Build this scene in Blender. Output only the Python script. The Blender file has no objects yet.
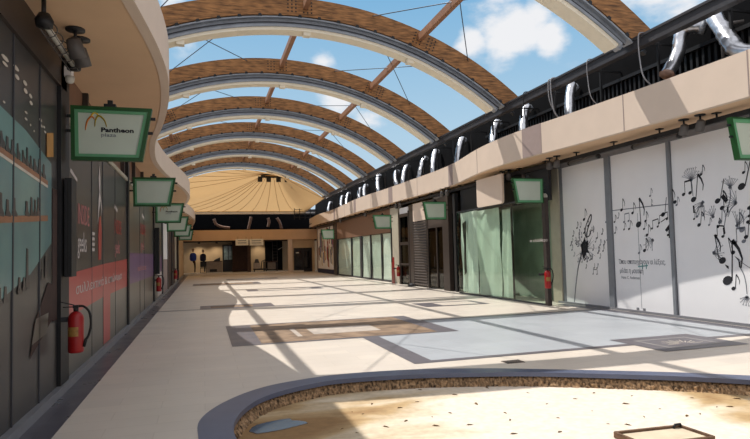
import bpy, bmesh, math, random
from math import sin, cos, pi, sqrt, atan2, hypot
from mathutils import Vector, Matrix
random.seed(7)
scene = bpy.context.scene
COL = scene.collection

# ------------------------------------------------------------------ camera
FPX, CY0, YAW, PIT, ROL = 570.0, 225.0, 0.29307746, 0.04884698, -0.02506469
CAMZ = 1.6
_f = Vector((sin(YAW)*cos(PIT), cos(YAW)*cos(PIT), sin(PIT)))
_r = Vector((cos(YAW), -sin(YAW), 0)); _u = _r.cross(_f)
RT = cos(ROL)*_r + sin(ROL)*_u
UP = -sin(ROL)*_r + cos(ROL)*_u
FW = _f
cam = bpy.data.cameras.new('camera'); camo = bpy.data.objects.new('camera', cam); COL.objects.link(camo)
camo.matrix_world = Matrix(((RT.x, UP.x, -FW.x, 0), (RT.y, UP.y, -FW.y, 0), (RT.z, UP.z, -FW.z, CAMZ), (0, 0, 0, 1)))
cam.sensor_width = 36; cam.lens = 36*FPX/750; cam.shift_y = (CY0-219.5)/750
cam.clip_start = 0.05; cam.clip_end = 500
scene.camera = camo

def ray(x, y):
    return RT*((x-375)/FPX) - UP*((y-CY0)/FPX) + FW
def onX(x, y, X):
    d = ray(x, y); t = X/d.x; return Vector((X, t*d.y, CAMZ+t*d.z))
def onY(x, y, Y):
    d = ray(x, y); t = Y/d.y; return Vector((t*d.x, Y, CAMZ+t*d.z))
def onZ(x, y, z=0.0):
    d = ray(x, y); t = (z-CAMZ)/d.z; return Vector((t*d.x, t*d.y, z))

# ------------------------------------------------------------------ materials
def lin(c):
    return tuple(((v/255)/12.92 if v/255 <= .04045 else ((v/255+.055)/1.055)**2.4) for v in c)
_M = {}
def mat(name, rgb, rough=.6, metal=0., var=.12, scale=6., bump=0., spec=.4, trans=0., stretch=None, rgb2=None):
    if name in _M: return _M[name]
    m = bpy.data.materials.new(name); m.use_nodes = True
    nt = m.node_tree; b = nt.nodes['Principled BSDF']
    b.inputs['Roughness'].default_value = rough; b.inputs['Metallic'].default_value = metal
    b.inputs['Specular IOR Level'].default_value = spec
    c = lin(rgb)
    tc = nt.nodes.new('ShaderNodeTexCoord'); no = nt.nodes.new('ShaderNodeTexNoise')
    no.inputs['Scale'].default_value = scale; no.inputs['Detail'].default_value = 5
    if stretch:
        mp = nt.nodes.new('ShaderNodeMapping'); mp.inputs['Scale'].default_value = stretch
        nt.links.new(tc.outputs['Object'], mp.inputs['Vector']); nt.links.new(mp.outputs[0], no.inputs['Vector'])
    else:
        nt.links.new(tc.outputs['Object'], no.inputs['Vector'])
    rp = nt.nodes.new('ShaderNodeValToRGB')
    c2 = lin(rgb2) if rgb2 else c
    rp.color_ramp.elements[0].position = .3; rp.color_ramp.elements[1].position = .7
    rp.color_ramp.elements[0].color = (*[max(0, v*(1-var)) for v in c], 1)
    rp.color_ramp.elements[1].color = (*[min(1, v*(1+var)) for v in c2], 1)
    nt.links.new(no.outputs['Fac'], rp.inputs['Fac']); nt.links.new(rp.outputs['Color'], b.inputs['Base Color'])
    if bump:
        bu = nt.nodes.new('ShaderNodeBump'); bu.inputs['Strength'].default_value = bump
        nt.links.new(no.outputs['Fac'], bu.inputs['Height']); nt.links.new(bu.outputs['Normal'], b.inputs['Normal'])
    _M[name] = m
    return m
def glass(name, rgb, alpha, rough=.03):
    # thin architectural pane: partly see-through, glossy
    if name in _M: return _M[name]
    m = bpy.data.materials.new(name); m.use_nodes = True; nt = m.node_tree
    nt.nodes.remove(nt.nodes['Principled BSDF']); out = nt.nodes['Material Output']
    t = nt.nodes.new('ShaderNodeBsdfTransparent'); t.inputs['Color'].default_value = (*lin(rgb), 1)
    g = nt.nodes.new('ShaderNodeBsdfGlossy'); g.inputs['Roughness'].default_value = rough
    fr = nt.nodes.new('ShaderNodeLayerWeight'); fr.inputs['Blend'].default_value = .5
    pw = nt.nodes.new('ShaderNodeMath'); pw.operation = 'POWER'; pw.inputs[1].default_value = 5.0
    nt.links.new(fr.outputs['Facing'], pw.inputs[0])
    mu = nt.nodes.new('ShaderNodeMath'); mu.operation = 'MULTIPLY_ADD'
    mu.inputs[1].default_value = .4; mu.inputs[2].default_value = alpha
    nt.links.new(pw.outputs[0], mu.inputs[0])
    mx = nt.nodes.new('ShaderNodeMixShader'); nt.links.new(mu.outputs[0], mx.inputs['Fac'])
    nt.links.new(t.outputs[0], mx.inputs[1]); nt.links.new(g.outputs[0], mx.inputs[2]); nt.links.new(mx.outputs[0], out.inputs['Surface'])
    _M[name] = m
    return m
def tiles(name, rgb, mort, bw, bh, var=.05, rough=.35, offs=.5, ms=.006):
    if name in _M: return _M[name]
    m = mat(name, rgb, rough, var=var, scale=.9, spec=.4); nt = m.node_tree; b = nt.nodes['Principled BSDF']
    rp = [n for n in nt.nodes if n.type == 'VALTORGB'][0]
    tc = [n for n in nt.nodes if n.type == 'TEX_COORD'][0]
    br = nt.nodes.new('ShaderNodeTexBrick'); br.offset = offs
    br.inputs['Scale'].default_value = 1; br.inputs['Brick Width'].default_value = bw; br.inputs['Row Height'].default_value = bh
    br.inputs['Mortar Size'].default_value = ms; br.inputs['Mortar Smooth'].default_value = .3
    br.inputs['Color1'].default_value = (1, 1, 1, 1); br.inputs['Color2'].default_value = (.93, .93, .94, 1)
    br.inputs['Mortar'].default_value = (*mort, 1)
    nt.links.new(tc.outputs['Object'], br.inputs['Vector'])
    mx = nt.nodes.new('ShaderNodeMix'); mx.data_type = 'RGBA'; mx.blend_type = 'MULTIPLY'; mx.inputs[0].default_value = 1
    nt.links.new(rp.outputs['Color'], mx.inputs[6]); nt.links.new(br.outputs['Color'], mx.inputs[7])
    nt.links.new(mx.outputs[2], b.inputs['Base Color'])
    # patchy polish
    no = nt.nodes.new('ShaderNodeTexNoise'); no.inputs['Scale'].default_value = 2.2; no.inputs['Detail'].default_value = 6
    nt.links.new(tc.outputs['Object'], no.inputs['Vector'])
    mr = nt.nodes.new('ShaderNodeMapRange'); mr.inputs['To Min'].default_value = rough-.1; mr.inputs['To Max'].default_value = rough+.15
    nt.links.new(no.outputs['Fac'], mr.inputs['Value']); nt.links.new(mr.outputs[0], b.inputs['Roughness'])
    return m

CREAM = tiles('cream_tile', (212, 201, 187), (.86, .85, .84), .9, .3)
GREYT = tiles('grey_tile', (170, 174, 178), (.85, .85, .85), .6, .6, offs=0)
DARKT = tiles('dark_mauve_tile', (100, 95, 99), (.8, .8, .8), .6, .3)
BORD = tiles('dark_slate_tile', (86, 84, 92), (.8, .8, .8), .6, .36, rough=.28)
BANDT = mat('worn_grey_band', (142, 138, 136), .5, var=.12, scale=5)
BROWNT = mat('brown_screed', (120, 98, 78), .7, var=.3, scale=3, rgb2=(134, 112, 90))
SCREED = mat('pale_screed', (176, 164, 152), .7, var=.15)
RIM = mat('slate_kerb', (84, 91, 114), .3, var=.1, scale=4)
DIRT = mat('broken_mortar_edge', (66, 50, 36), .95, var=.6, scale=9, bump=.9, stretch=(4, 4, 1.2), rgb2=(150, 122, 92))
PITM = None
BEIGE = mat('beige_render', (214, 194, 176), .8, var=.03, scale=2)
SOFF = mat('tan_soffit', (212, 178, 144), .85, var=.04, scale=1.5)
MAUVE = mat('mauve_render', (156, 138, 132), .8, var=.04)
BEIGEW = mat('beige_wall', (196, 172, 140), .8, var=.08, scale=1.5)
BLACK = mat('black_metal', (26, 26, 28), .5, var=.2)
BLACKW = mat('black_roof_membrane', (15, 15, 17), .9, var=.25, scale=3, spec=.08)
DGREY = mat('dark_grey_metal', (58, 58, 62), .5, var=.1)
DARKIN = mat('dark_interior', (34, 30, 28), .8, var=.3)
WOOD = mat('glulam_timber', (118, 82, 50), .7, var=.4, scale=3.5, stretch=(1, 7, 7), rgb2=(150, 106, 64), bump=.1)
PURL = mat('brown_purlin', (146, 104, 76), .6, var=.15, scale=3)
STEEL = mat('galvanised_gutter', (140, 146, 154), .55, metal=.0, var=.15, scale=4)
FLANGE = mat('cream_flange', (232, 222, 200), .6, var=.04)
SILVER = mat('aluminium_foil', (205, 207, 212), .28, metal=.95, var=.2, scale=9, bump=.6)
WHITE = mat('white_panel', (234, 232, 232), .55, var=.015, scale=2)
GREYP = mat('grey_post', (124, 127, 132), .45, var=.06)
JAMB = mat('pale_jamb', (178, 170, 152), .5, var=.05)
INK = mat('black_ink', (34, 34, 40), .7, var=.1)
INKG = mat('grey_ink', (112, 114, 122), .7, var=.1)
GREEN = mat('green_frame', (26, 74, 32), .4, var=.1)
DGREEN = mat('inner_green_frame', (92, 150, 110), .4, var=.08)
SIGNP = mat('frosted_sign_panel', (182, 192, 178), .45, var=.03, scale=3)
RED = mat('red_enamel', (150, 26, 26), .3, var=.1)
YELL = mat('yellow_label', (150, 112, 56), .5, var=.25, scale=30)
RUBBER = mat('black_rubber', (22, 22, 22), .6, var=.1)
KERB = mat('pale_kerb', (126, 126, 130), .4, var=.08)
CHAR = mat('charcoal_poster', (60, 57, 55), .35, var=.08, scale=1.5)
CHARL = mat('olive_grey_poster', (86, 84, 76), .3, var=.1, scale=1.2)
POSTRED = mat('red_print', (172, 62, 60), .35, var=.08, scale=1.5)
POSTPUR = mat('purple_print', (108, 78, 118), .35, var=.1, scale=1.5)
PRWHITE = mat('white_print', (196, 186, 182), .5, var=.08)
PRPINK = mat('pink_print', (186, 120, 118), .5, var=.08)
TEAL = mat('teal_print', (88, 120, 124), .3, var=.12, scale=1.2, rgb2=(104, 138, 132))
SHELFP = mat('wooden_shelf_print', (142, 98, 70), .4, var=.15)
BOOTP = mat('dark_shoe_print', (62, 56, 54), .4, var=.3, scale=5)
LAMPP = mat('lamp_glow_print', (196, 186, 172), .4, var=.1)
ORANGE = mat('amber_print', (178, 128, 70), .4, var=.15)
PAPER = mat('white_paper_sheet', (228, 232, 224), .8, var=.05, scale=2.5)
PAPERG = mat('kraft_green_paper', (208, 214, 202), .8, var=.06, scale=2)
SHUT = mat('brown_shutter', (72, 62, 56), .5, var=.1)
FRAMEB = mat('dark_bronze_frame', (56, 48, 44), .4, var=.1)
BROWNB = mat('brown_board', (124, 92, 72), .6, var=.06)
REDB = mat('dark_red_board', (110, 34, 36), .5, var=.1)
BLUE = mat('blue_cloth', (40, 62, 150), .8, var=.2, scale=12)
NAVY = mat('navy_cloth', (36, 38, 66), .8, var=.2, scale=12)
DKBR = mat('dark_brown_cloth', (62, 44, 38), .8, var=.2)
SKINM = mat('mannequin_skin', (150, 118, 98), .6, var=.05)
LEAF = mat('dry_leaf', (112, 88, 60), .9, var=.3, scale=20)
GRATEM = mat('drain_grate', (98, 86, 76), .6, var=.3, scale=25)
CABLEW = mat('white_cable', (150, 150, 154), .5, var=.1)
CABLED = mat('steel_cable', (86, 96, 108), .4, metal=.6, var=.1)
RUST = mat('rusty_steel', (96, 72, 54), .8, var=.4, scale=12)
CONC = mat('slab_concrete', (198, 184, 160), .9, var=.12, scale=5)
PIPE = mat('pale_bent_pipe', (150, 120, 104), .6, var=.1)
GLG = glass('green_glass', (243, 250, 245), .03)
GLD = glass('smoked_glass', (190, 196, 190), .06)
GLC = glass('clear_glass', (248, 252, 249), .02)
FIX = mat('grey_lamp_body', (84, 80, 78), .45, var=.1)
DIFF = mat('lamp_tube', (190, 186, 176), .4, var=.05)

# ------------------------------------------------------------------ mesh collector
WOFF = {}
class MB:
    def __init__(s): s.v = []; s.f = []; s.mi = []; s.m = 0; s.sm = []
    def add(s, vs, fs, smooth=False):
        o = len(s.v); s.v += [Vector(v) for v in vs]
        for f in fs: s.f.append([o+i for i in f]); s.mi.append(s.m); s.sm.append(smooth)
        return s
    def box(s, a, b):
        x0, x1 = sorted((a[0], b[0])); y0, y1 = sorted((a[1], b[1])); z0, z1 = sorted((a[2], b[2]))
        return s.add([(x0,y0,z0),(x1,y0,z0),(x1,y1,z0),(x0,y1,z0),(x0,y0,z1),(x1,y0,z1),(x1,y1,z1),(x0,y1,z1)],
              [(0,3,2,1),(4,5,6,7),(0,1,5,4),(1,2,6,5),(2,3,7,6),(3,0,4,7)])
    def hexa(s, p):   # 8 points, bottom loop then top loop
        return s.add(p, [(0,3,2,1),(4,5,6,7),(0,1,5,4),(1,2,6,5),(2,3,7,6),(3,0,4,7)])
    def bar(s, a, b, w, h, up=(0,0,1)):
        a = Vector(a); b = Vector(b); d = (b-a).normalized(); u = Vector(up)
        if abs(d.dot(u)) > .98: u = Vector((1,0,0))
        r = d.cross(u).normalized(); u = r.cross(d)
        q = [a-r*w/2-u*h/2, a+r*w/2-u*h/2, a+r*w/2+u*h/2, a-r*w/2+u*h/2]
        return s.hexa(q+[p+(b-a) for p in q])
    def tube(s, pts, r, n=10, cap=True, rf=None, smooth=True):
        pts = [Vector(p) for p in pts]; rings = []; o = []
        prev = None
        for i, p in enumerate(pts):
            t = (pts[min(i+1, len(pts)-1)]-pts[max(i-1, 0)]).normalized()
            if prev is None:
                u = Vector((0,0,1)) if abs(t.z) < .9 else Vector((1,0,0))
            else: u = prev
            a = t.cross(u).normalized(); b = a.cross(t).normalized(); prev = b
            for k in range(n):
                th = 2*pi*k/n
                rr = (r[i] if isinstance(r, (list, tuple)) else r)
                if rf: rr *= rf(i, k)
                o.append(p+(a*cos(th)+b*sin(th))*rr)
        f = []
        for i in range(len(pts)-1):
            for k in range(n):
                f.append((i*n+k, i*n+(k+1)%n, (i+1)*n+(k+1)%n, (i+1)*n+k))
        if cap: f.append(tuple(range(n-1,-1,-1))); f.append(tuple((len(pts)-1)*n+k for k in range(n)))
        return s.add(o, f, smooth)
    def lathe(s, prof, c, n=20, axis='Z'):
        o = []
        for r, h in prof:
            for k in range(n):
                th = 2*pi*k/n
                o.append((c[0]+r*cos(th), c[1]+r*sin(th), c[2]+h))
        f = []
        for i in range(len(prof)-1):
            for k in range(n): f.append((i*n+k, i*n+(k+1)%n, (i+1)*n+(k+1)%n, (i+1)*n+k))
        f.append(tuple(range(n-1,-1,-1))); f.append(tuple((len(prof)-1)*n+k for k in range(n)))
        return s.add(o, f, True)
    def plate(s, P, u, v, n, poly, th):  # flat shape: polygon (a,b) in frame P,u,v extruded by th along n
        P = Vector(P); u = Vector(u); v = Vector(v); n = Vector(n)
        k = len(poly)
        o = [P+u*a+v*b for a, b in poly]+[P+u*a+v*b+n*th for a, b in poly]
        f = [tuple(range(k-1,-1,-1)), tuple(range(k, 2*k))]+[(i, (i+1)%k, k+(i+1)%k, k+i) for i in range(k)]
        return s.add(o, f)
    def build(s, name, material, parent=None, recalc=True):
        mats = material if isinstance(material, list) else [material]
        me = bpy.data.meshes.new(name)
        if parent is not None: off = WOFF[parent.name]
        else:
            xs = [v.x for v in s.v]; ys = [v.y for v in s.v]; zs = [v.z for v in s.v]
            off = Vector(((min(xs)+max(xs))/2, (min(ys)+max(ys))/2, min(zs)))
            if name in KEEP0 or name.split('_')[0] in ('floor','wall','ceiling','trim','baseboard'): off = Vector((0,0,0))
        me.from_pydata([v-off for v in s.v], [], s.f)
        for m in mats: me.materials.append(m)
        for i, p in enumerate(me.polygons): p.material_index = s.mi[i]; p.use_smooth = s.sm[i]
        if recalc:
            bm = bmesh.new(); bm.from_mesh(me); bmesh.ops.recalc_face_normals(bm, faces=bm.faces); bm.to_mesh(me); bm.free()
        o = bpy.data.objects.new(name, me); COL.objects.link(o)
        if parent is None: o.location = off
        else: o.parent = parent
        WOFF[o.name] = off.copy()
        return o
KEEP0 = set()
def thing(name, label, cat, loc, group=None):
    o = bpy.data.objects.new(name, None); COL.objects.link(o); o.location = Vector(loc)
    o.empty_display_size = .1
    WOFF[o.name] = Vector(loc); tag(o, label, cat, group); return o
def tag(o, label, cat, group=None, kind=None):
    o['label'] = label; o['category'] = cat
    if group: o['group'] = group
    if kind: o['kind'] = kind
    return o
def struct(name, mb, m):
    o = mb.build(name, m); o['kind'] = 'structure'; return o
def copy_tree(o, parent=None):
    c = o.copy(); COL.objects.link(c); WOFF[c.name] = WOFF[o.name].copy()
    if parent is not None: c.parent = parent
    for ch in list(o.children): copy_tree(ch, c)
    return c
def dup(root, loc, label, group=None, sc=None):
    c = copy_tree(root); c.location = Vector(loc); c['label'] = label
    if group: c['group'] = group
    if sc: c.scale = sc
    return c
def text(name, s, size, P, u, v, m, parent, sx=1.0, align='LEFT', bold=0.0):
    cu = bpy.data.curves.new('t', 'FONT'); cu.body = s; cu.size = size; cu.extrude = .001; cu.align_x = align; cu.offset = bold
    cu.resolution_u = 2
    to = bpy.data.objects.new('t', cu); COL.objects.link(to)
    dg = bpy.context.evaluated_depsgraph_get(); dg.update()
    me = bpy.data.meshes.new_from_object(to.evaluated_get(dg))
    bpy.data.objects.remove(to); bpy.data.curves.remove(cu)
    P = Vector(P); u = Vector(u).normalized(); v = Vector(v).normalized(); n = u.cross(v)
    off = WOFF[parent.name]
    for ve in me.vertices:
        c = ve.co.copy(); ve.co = P+u*c.x*sx+v*c.y+n*c.z-off
    me.name = name; me.materials.clear(); me.materials.append(m)
    o = bpy.data.objects.new(name, me); COL.objects.link(o); o.parent = parent; WOFF[o.name] = off.copy()
    return o
def interp(tab, y):
    # Catmull-Rom through (y, x) pairs
    n = len(tab)
    if y <= tab[0][0]: return tab[0][1]
    if y >= tab[-1][0]: return tab[-1][1]
    for i in range(n-1):
        if tab[i][0] <= y <= tab[i+1][0]: break
    y1, p1 = tab[i]; y2, p2 = tab[i+1]
    y0, p0 = tab[max(i-1, 0)]; y3, p3 = tab[min(i+2, n-1)]
    m1 = (p2-p0)/((y2-y0) or 1)*(y2-y1); m2 = (p3-p1)/((y3-y1) or 1)*(y2-y1)
    t = (y-y1)/(y2-y1)
    return (2*t**3-3*t*t+1)*p1+(t**3-2*t*t+t)*m1+(-2*t**3+3*t*t)*p2+(t**3-t*t)*m2
def spline_closed(pts, per=8):
    n = len(pts); o = []
    for i in range(n):
        p0, p1, p2, p3 = [Vector(pts[(i+k-1) % n]) for k in range(4)]
        for j in range(per):
            t = j/per
            o.append(.5*((2*p1)+(-p0+p2)*t+(2*p0-5*p1+4*p2-p3)*t*t+(-p0+3*p1-3*p2+p3)*t**3))
    return o

XL = -1.69          # left shopfront plane
SZ = 4.15           # soffit height
FZ = 4.95           # fascia top
LF = [(1,-1.0),(3.5,-.82),(5,-.68),(5.93,-.59),(6.55,-.52),(7.3,-.45),(8.3,-.41),(9.5,-.46),(10.9,-.6),(12,-.75),(13.3,-.95),(15.5,-1.1),(17.5,-1.05),(20,-.83),(22.5,-.57),(25,-.48),(27.5,-.62),(30.5,-.92),(33,-.95),(36.5,-.7),(41,-.5),(45,-.6),(50,-.85),(54,-.85)]
RF = [(1,9.3),(5,9.15),(7.5,9.05),(9.3,8.96),(11,8.85),(12.3,8.75),(13.6,8.63),(15,8.58),(16.5,8.66),(18,8.88),(19.5,9.15),(21,9.28),(23,9.3),(25,9.26),(28,9.22),(31,9.08),(34,9.05),(38,9.22),(42.5,9.4),(47,9.25),(51.5,9.5),(53.5,9.6)]

# ================================================================== FLOOR
rimo = [(-.065,5.5),(-.04,6.0),(.156,6.5),(.51,6.98),(.95,7.28),(1.72,7.47),(2.68,7.38),(3.57,7.08),(4.15,6.78),(4.92,6.34),(5.72,5.85),(6.4,5.33),(7.2,4.7),(7.9,4.0),(8.0,3.2),(7,2.5),(5,2.2),(3,2.4),(1.4,3.0),(.4,3.9),(.02,4.8)]
rimi = [(.25,5.5),(.34,6.05),(.56,6.53),(.86,6.84),(1.25,7.06),(1.7,7.17),(2.6,7.07),(3.45,6.82),(4.08,6.57),(4.85,6.12),(5.62,5.62),(6.25,5.1),(7.0,4.48),(7.6,3.85),(7.7,3.3),(6.9,2.75),(5,2.5),(3.1,2.7),(1.6,3.28),(.68,4.1),(.33,4.9)]
RO = spline_closed(rimo, 6); RI = spline_closed(rimi, 6)
def poly_with_hole(mb, outer, hole, z):
    bm = bmesh.new()
    for loop in (outer, hole):
        vs = [bm.verts.new((p[0], p[1], z)) for p in loop]
        for i in range(len(vs)): bm.edges.new((vs[i], vs[(i+1) % len(vs)]))
    bmesh.ops.triangle_fill(bm, edges=list(bm.edges), use_beauty=True)
    bm.verts.index_update()
    fs = []
    for f in bm.faces:
        l = [v.index for v in f.verts]
        if f.normal.z < 0: l.reverse()
        fs.append(l)
    mb.add([v.co.copy() for v in bm.verts], fs); bm.free()
FL = MB()
poly_with_hole(FL, [(-6,-3),(16,-3),(16,60),(-6,60)], RO, 0)
zl = [0.0]
def inlay(mi, x0, y0, x1, y1, lev):
    FL.m = mi; z = lev*.0012
    FL.add([(x0,y0,z),(x1,y0,z),(x1,y1,z),(x0,y1,z)], [(0,1,2,3)])
# 0 cream 1 grey 2 dark mauve 3 slate border 4 worn band 5 brown screed 6 pale screed
inlay(3, XL, 1, -1.33, 54, 1)
inlay(3, 9.62, 1, 9.95, 14.2, 1)
# grey field with its dark frame
inlay(2, 2.87, 7.72, 9.62, 7.88, 3); inlay(2, 2.87, 7.88, 3.19, 10.5, 3)
inlay(1, 3.19, 7.86, 9.62, 12.43, 2)
inlay(2, 4.86, 12.43, 9.62, 12.58, 3)
# brown stripped rectangle
inlay(2, .47, 10.5, 4.8, 13.62, 4)
inlay(5, 1.0, 10.62, 4.45, 13.5, 5)
inlay(6, 2.1, 11.35, 3.5, 12.3, 6); inlay(6, 1.75, 11.2, 1.85, 12.4, 6)
inlay(2, 4.45, 10.5, 4.86, 12.5, 5)
# sunburst square by the white hoarding
inlay(2, 6.66, 7.06, 8.31, 8.31, 5); inlay(4, 6.94, 7.28, 8.0, 8.06, 6); inlay(2, 7.0, 7.34, 7.94, 8.0, 7)
FL.m = 0
for k in range(13):
    a = pi*k/12; c = Vector((7.47, 7.5, .0012*8)); d = Vector((cos(a), sin(a), 0)); n = Vector((-sin(a), cos(a), 0))
    p = c+d*.1; e = c+d*(.36 if k % 2 == 0 else .27)
    FL.add([p-n*.006, e-n*.011, e+n*.011, p+n*.006], [(0,1,2,3)])
# further bands and frames
for (y, w) in ((18.22,.2),):
    inlay(2, -1.33, y, 9.3, y+w, 3)
inlay(2, -.12, 18.3, 2.16, 19.6, 4); inlay(5, .2, 18.6, 1.5, 19.3, 5)
inlay(2, 6.15, 15.4, 8.17, 16.68, 4); inlay(0, 6.75, 15.6, 7.95, 16.5, 5)
inlay(2, 1.9, 26.4, 5.4, 27.8, 4); inlay(0, 2.4, 26.7, 4.9, 27.5, 5)
inlay(2, -.6, 33.5, 3.2, 36.0, 4); inlay(5, -.2, 34.0, 2.8, 35.6, 5)
inlay(2, 1.5, 40.2, 5.0, 41.6, 4); inlay(1, 2, 40.5, 4.5, 41.3, 5)
struct('floor', FL, [CREAM, GREYT, DARKT, BORD, BANDT, BROWNT, SCREED])

# pit: kerb, broken mortar side, stained bed
kb = MB(); n = len(RO)
for i in range(n):
    j = (i+1) % n
    a, b, c, d = RO[i], RO[j], RI[j], RI[i]
    kb.hexa([(*a,-.05),(*b,-.05),(*c,-.05),(*d,-.05),(*a,.004),(*b,.004),(*c,.004),(*d,.004)])
kerb = struct('trim_1', kb, RIM)
wb = MB(); rnd = random.Random(3); NP = []
PD = -.17
cen = Vector((4, 4.6))
M_ = 520
def loop_at(L, t):
    k = t*len(L); i = int(k) % len(L); f = k-int(k); return L[i].lerp(L[(i+1) % len(L)], f)
rows = 6; vs = []
for r in range(rows):
    for k in range(M_):
        p = Vector(loop_at(RI, k/M_)); q = (cen-Vector((p.x, p.y))).normalized()
        t = r/(rows-1)
        jit = rnd.uniform(-.02, .02) if 0 < r else -.04
        ins = -.05+.10*t+jit
        z = -.05+(PD+.045)*t + (rnd.uniform(-.012, .012) if 0 < r < rows-1 else 0)
        if r == rows-1: z = PD-.01
        vs.append((p.x+q.x*ins, p.y+q.y*ins, z))
fs = [(r*M_+k, r*M_+(k+1) % M_, (r+1)*M_+(k+1) % M_, (r+1)*M_+k) for r in range(rows-1) for k in range(M_)]
wb.add(vs, fs); struct('wall_pit', wb, DIRT)

def pit_material():
    m = bpy.data.materials.new('stained_pit_screed'); m.use_nodes = True; nt = m.node_tree; b = nt.nodes['Principled BSDF']
    tc = nt.nodes.new('ShaderNodeTexCoord')
    mp = nt.nodes.new('ShaderNodeMapping'); mp.inputs['Scale'].default_value = (.55, 1.5, 1); nt.links.new(tc.outputs['Object'], mp.inputs[0])
    n1 = nt.nodes.new('ShaderNodeTexNoise'); n1.inputs['Scale'].default_value = .9; n1.inputs['Detail'].default_value = 4; n1.inputs['Roughness'].default_value = .5; n1.inputs['Distortion'].default_value = .4
    nt.links.new(mp.outputs[0], n1.inputs['Vector'])
    # stains gather towards the left end and the far right of the pit bed
    sp = nt.nodes.new('ShaderNodeSeparateXYZ'); nt.links.new(tc.outputs['Object'], sp.inputs[0])
    g = nt.nodes.new('ShaderNodeMapRange'); g.inputs['From Min'].default_value = 1.0; g.inputs['From Max'].default_value = 3.6; g.inputs['To Min'].default_value = .2; g.inputs['To Max'].default_value = -.13
    nt.links.new(sp.outputs['X'], g.inputs['Value'])
    g2 = nt.nodes.new('ShaderNodeMapRange'); g2.inputs['From Min'].default_value = 4.9; g2.inputs['From Max'].default_value = 5.6; g2.inputs['To Min'].default_value = 0; g2.inputs['To Max'].default_value = .3
    nt.links.new(sp.outputs['X'], g2.inputs['Value'])
    a1 = nt.nodes.new('ShaderNodeMath'); nt.links.new(n1.outputs['Fac'], a1.inputs[0]); nt.links.new(g.outputs[0], a1.inputs[1])
    a2 = nt.nodes.new('ShaderNodeMath'); nt.links.new(a1.outputs[0], a2.inputs[0]); nt.links.new(g2.outputs[0], a2.inputs[1])
    rp = nt.nodes.new('ShaderNodeValToRGB'); e = rp.color_ramp.elements
    e[0].position = .46; e[0].color = (*lin((226, 213, 196)), 1); e[1].position = .8; e[1].color = (*lin((150, 116, 74)), 1)
    x = e.new(.54); x.color = (*lin((214, 198, 172)), 1); x = e.new(.66); x.color = (*lin((182, 154, 112)), 1)
    nt.links.new(a2.outputs[0], rp.inputs['Fac'])
    n2 = nt.nodes.new('ShaderNodeTexNoise'); n2.inputs['Scale'].default_value = 14; n2.inputs['Detail'].default_value = 6; nt.links.new(tc.outputs['Object'], n2.inputs['Vector'])
    r2 = nt.nodes.new('ShaderNodeValToRGB'); r2.color_ramp.elements[0].position = .3; r2.color_ramp.elements[0].color = (.82,.82,.82,1); r2.color_ramp.elements[1].position = .65; r2.color_ramp.elements[1].color = (1,1,1,1)
    nt.links.new(n2.outputs['Fac'], r2.inputs['Fac'])
    mx = nt.nodes.new('ShaderNodeMix'); mx.data_type = 'RGBA'; mx.blend_type = 'MULTIPLY'; mx.inputs[0].default_value = 1
    nt.links.new(rp.outputs['Color'], mx.inputs[6]); nt.links.new(r2.outputs['Color'], mx.inputs[7]); nt.links.new(mx.outputs[2], b.inputs['Base Color'])
    b.inputs['Roughness'].default_value = .85
    bu = nt.nodes.new('ShaderNodeBump'); bu.inputs['Strength'].default_value = .15; nt.links.new(n2.outputs['Fac'], bu.inputs['Height']); nt.links.new(bu.outputs['Normal'], b.inputs['Normal'])
    return m
pb = MB(); pb.add([(-.4,1.8,PD),(8.3,1.8,PD),(8.3,7.8,PD),(-.4,7.8,PD)], [(0,1,2,3)])
struct('floor_pit', pb, pit_material())

# puddle of rain water at the left end of the pit
WATER = mat('still_water', (84, 96, 108), .12, var=.1, spec=1.0)
_M['still_water'].node_tree.nodes['Principled BSDF'].inputs['Specular IOR Level'].default_value = 1.0
_M['still_water'].node_tree.nodes['Principled BSDF'].inputs['IOR'].default_value = 2.2
pu = MB(); pts = [onZ(*p, PD) for p in ((249,432),(252,428),(257,425.5),(266,423),(276,421),(284,419.6),(290,419),(292,421),(299,421.2),(305,422.2),(308,423.6),(301,425.5),(294,427.2),(285,429.5),(276,431.3),(266,433),(257,434.3))]
pp = [Vector((p.x, p.y)) for p in pts]
pu.plate((0,0,PD+.002), (1,0,0), (0,1,0), (0,0,1), [(p.x, p.y) for p in pp], .006)
tag(pu.build('puddle', WATER), 'shallow rain puddle reflecting sky at the left end of the floor pit', 'puddle')

# sunken cover slab with rusty edge angle
sl = thing('access_cover', 'concrete access cover with rusty steel edging in the floor pit', 'cover', (4.0,4.2,PD))
A_ = onZ(615,434.5,PD+.03); B_ = onZ(680,427.5,PD+.03); C_ = onZ(714,439,PD+.03); D_ = A_+(C_-B_)
for p in (A_, B_, C_, D_): p.z = 0
def quadbox(mb, A, B, C, D, z0, z1):
    mb.hexa([(p.x,p.y,z0) for p in (A,B,C,D)]+[(p.x,p.y,z1) for p in (A,B,C,D)])
m = MB(); quadbox(m, A_, B_, C_, D_, PD, PD+.035); m.build('slab', CONC, sl)
m = MB()
for a, b in ((A_,B_),(B_,C_),(C_,D_),(D_,A_)): m.bar((a.x,a.y,PD+.03), (b.x,b.y,PD+.03), .03, .05)
m.build('edge_angle', RUST, sl)
m = MB(); c = A_.lerp(B_, .93).lerp(C_, .06); m.tube([(c.x-.05,c.y,PD+.035),(c.x-.03,c.y,PD+.07),(c.x+.03,c.y,PD+.07),(c.x+.05,c.y,PD+.035)], .012, 8); m.build('lifting_loop', BLACK, sl)

# drain grate in the floor
m = thing('drain_grate', 'small brown drain grate set in cream floor tiles behind the pit', 'grate', (4.21,7.31,.002))
g = MB(); g.box((4.07,7.21,0),(4.35,7.41,.006)); g.build('grate_plate', GRATEM, m)
g = MB()
for k in range(7): g.box((4.09+k*.038,7.225,.006),(4.105+k*.038,7.395,.009))
g.build('slot_bars', BLACK, m)

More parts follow.
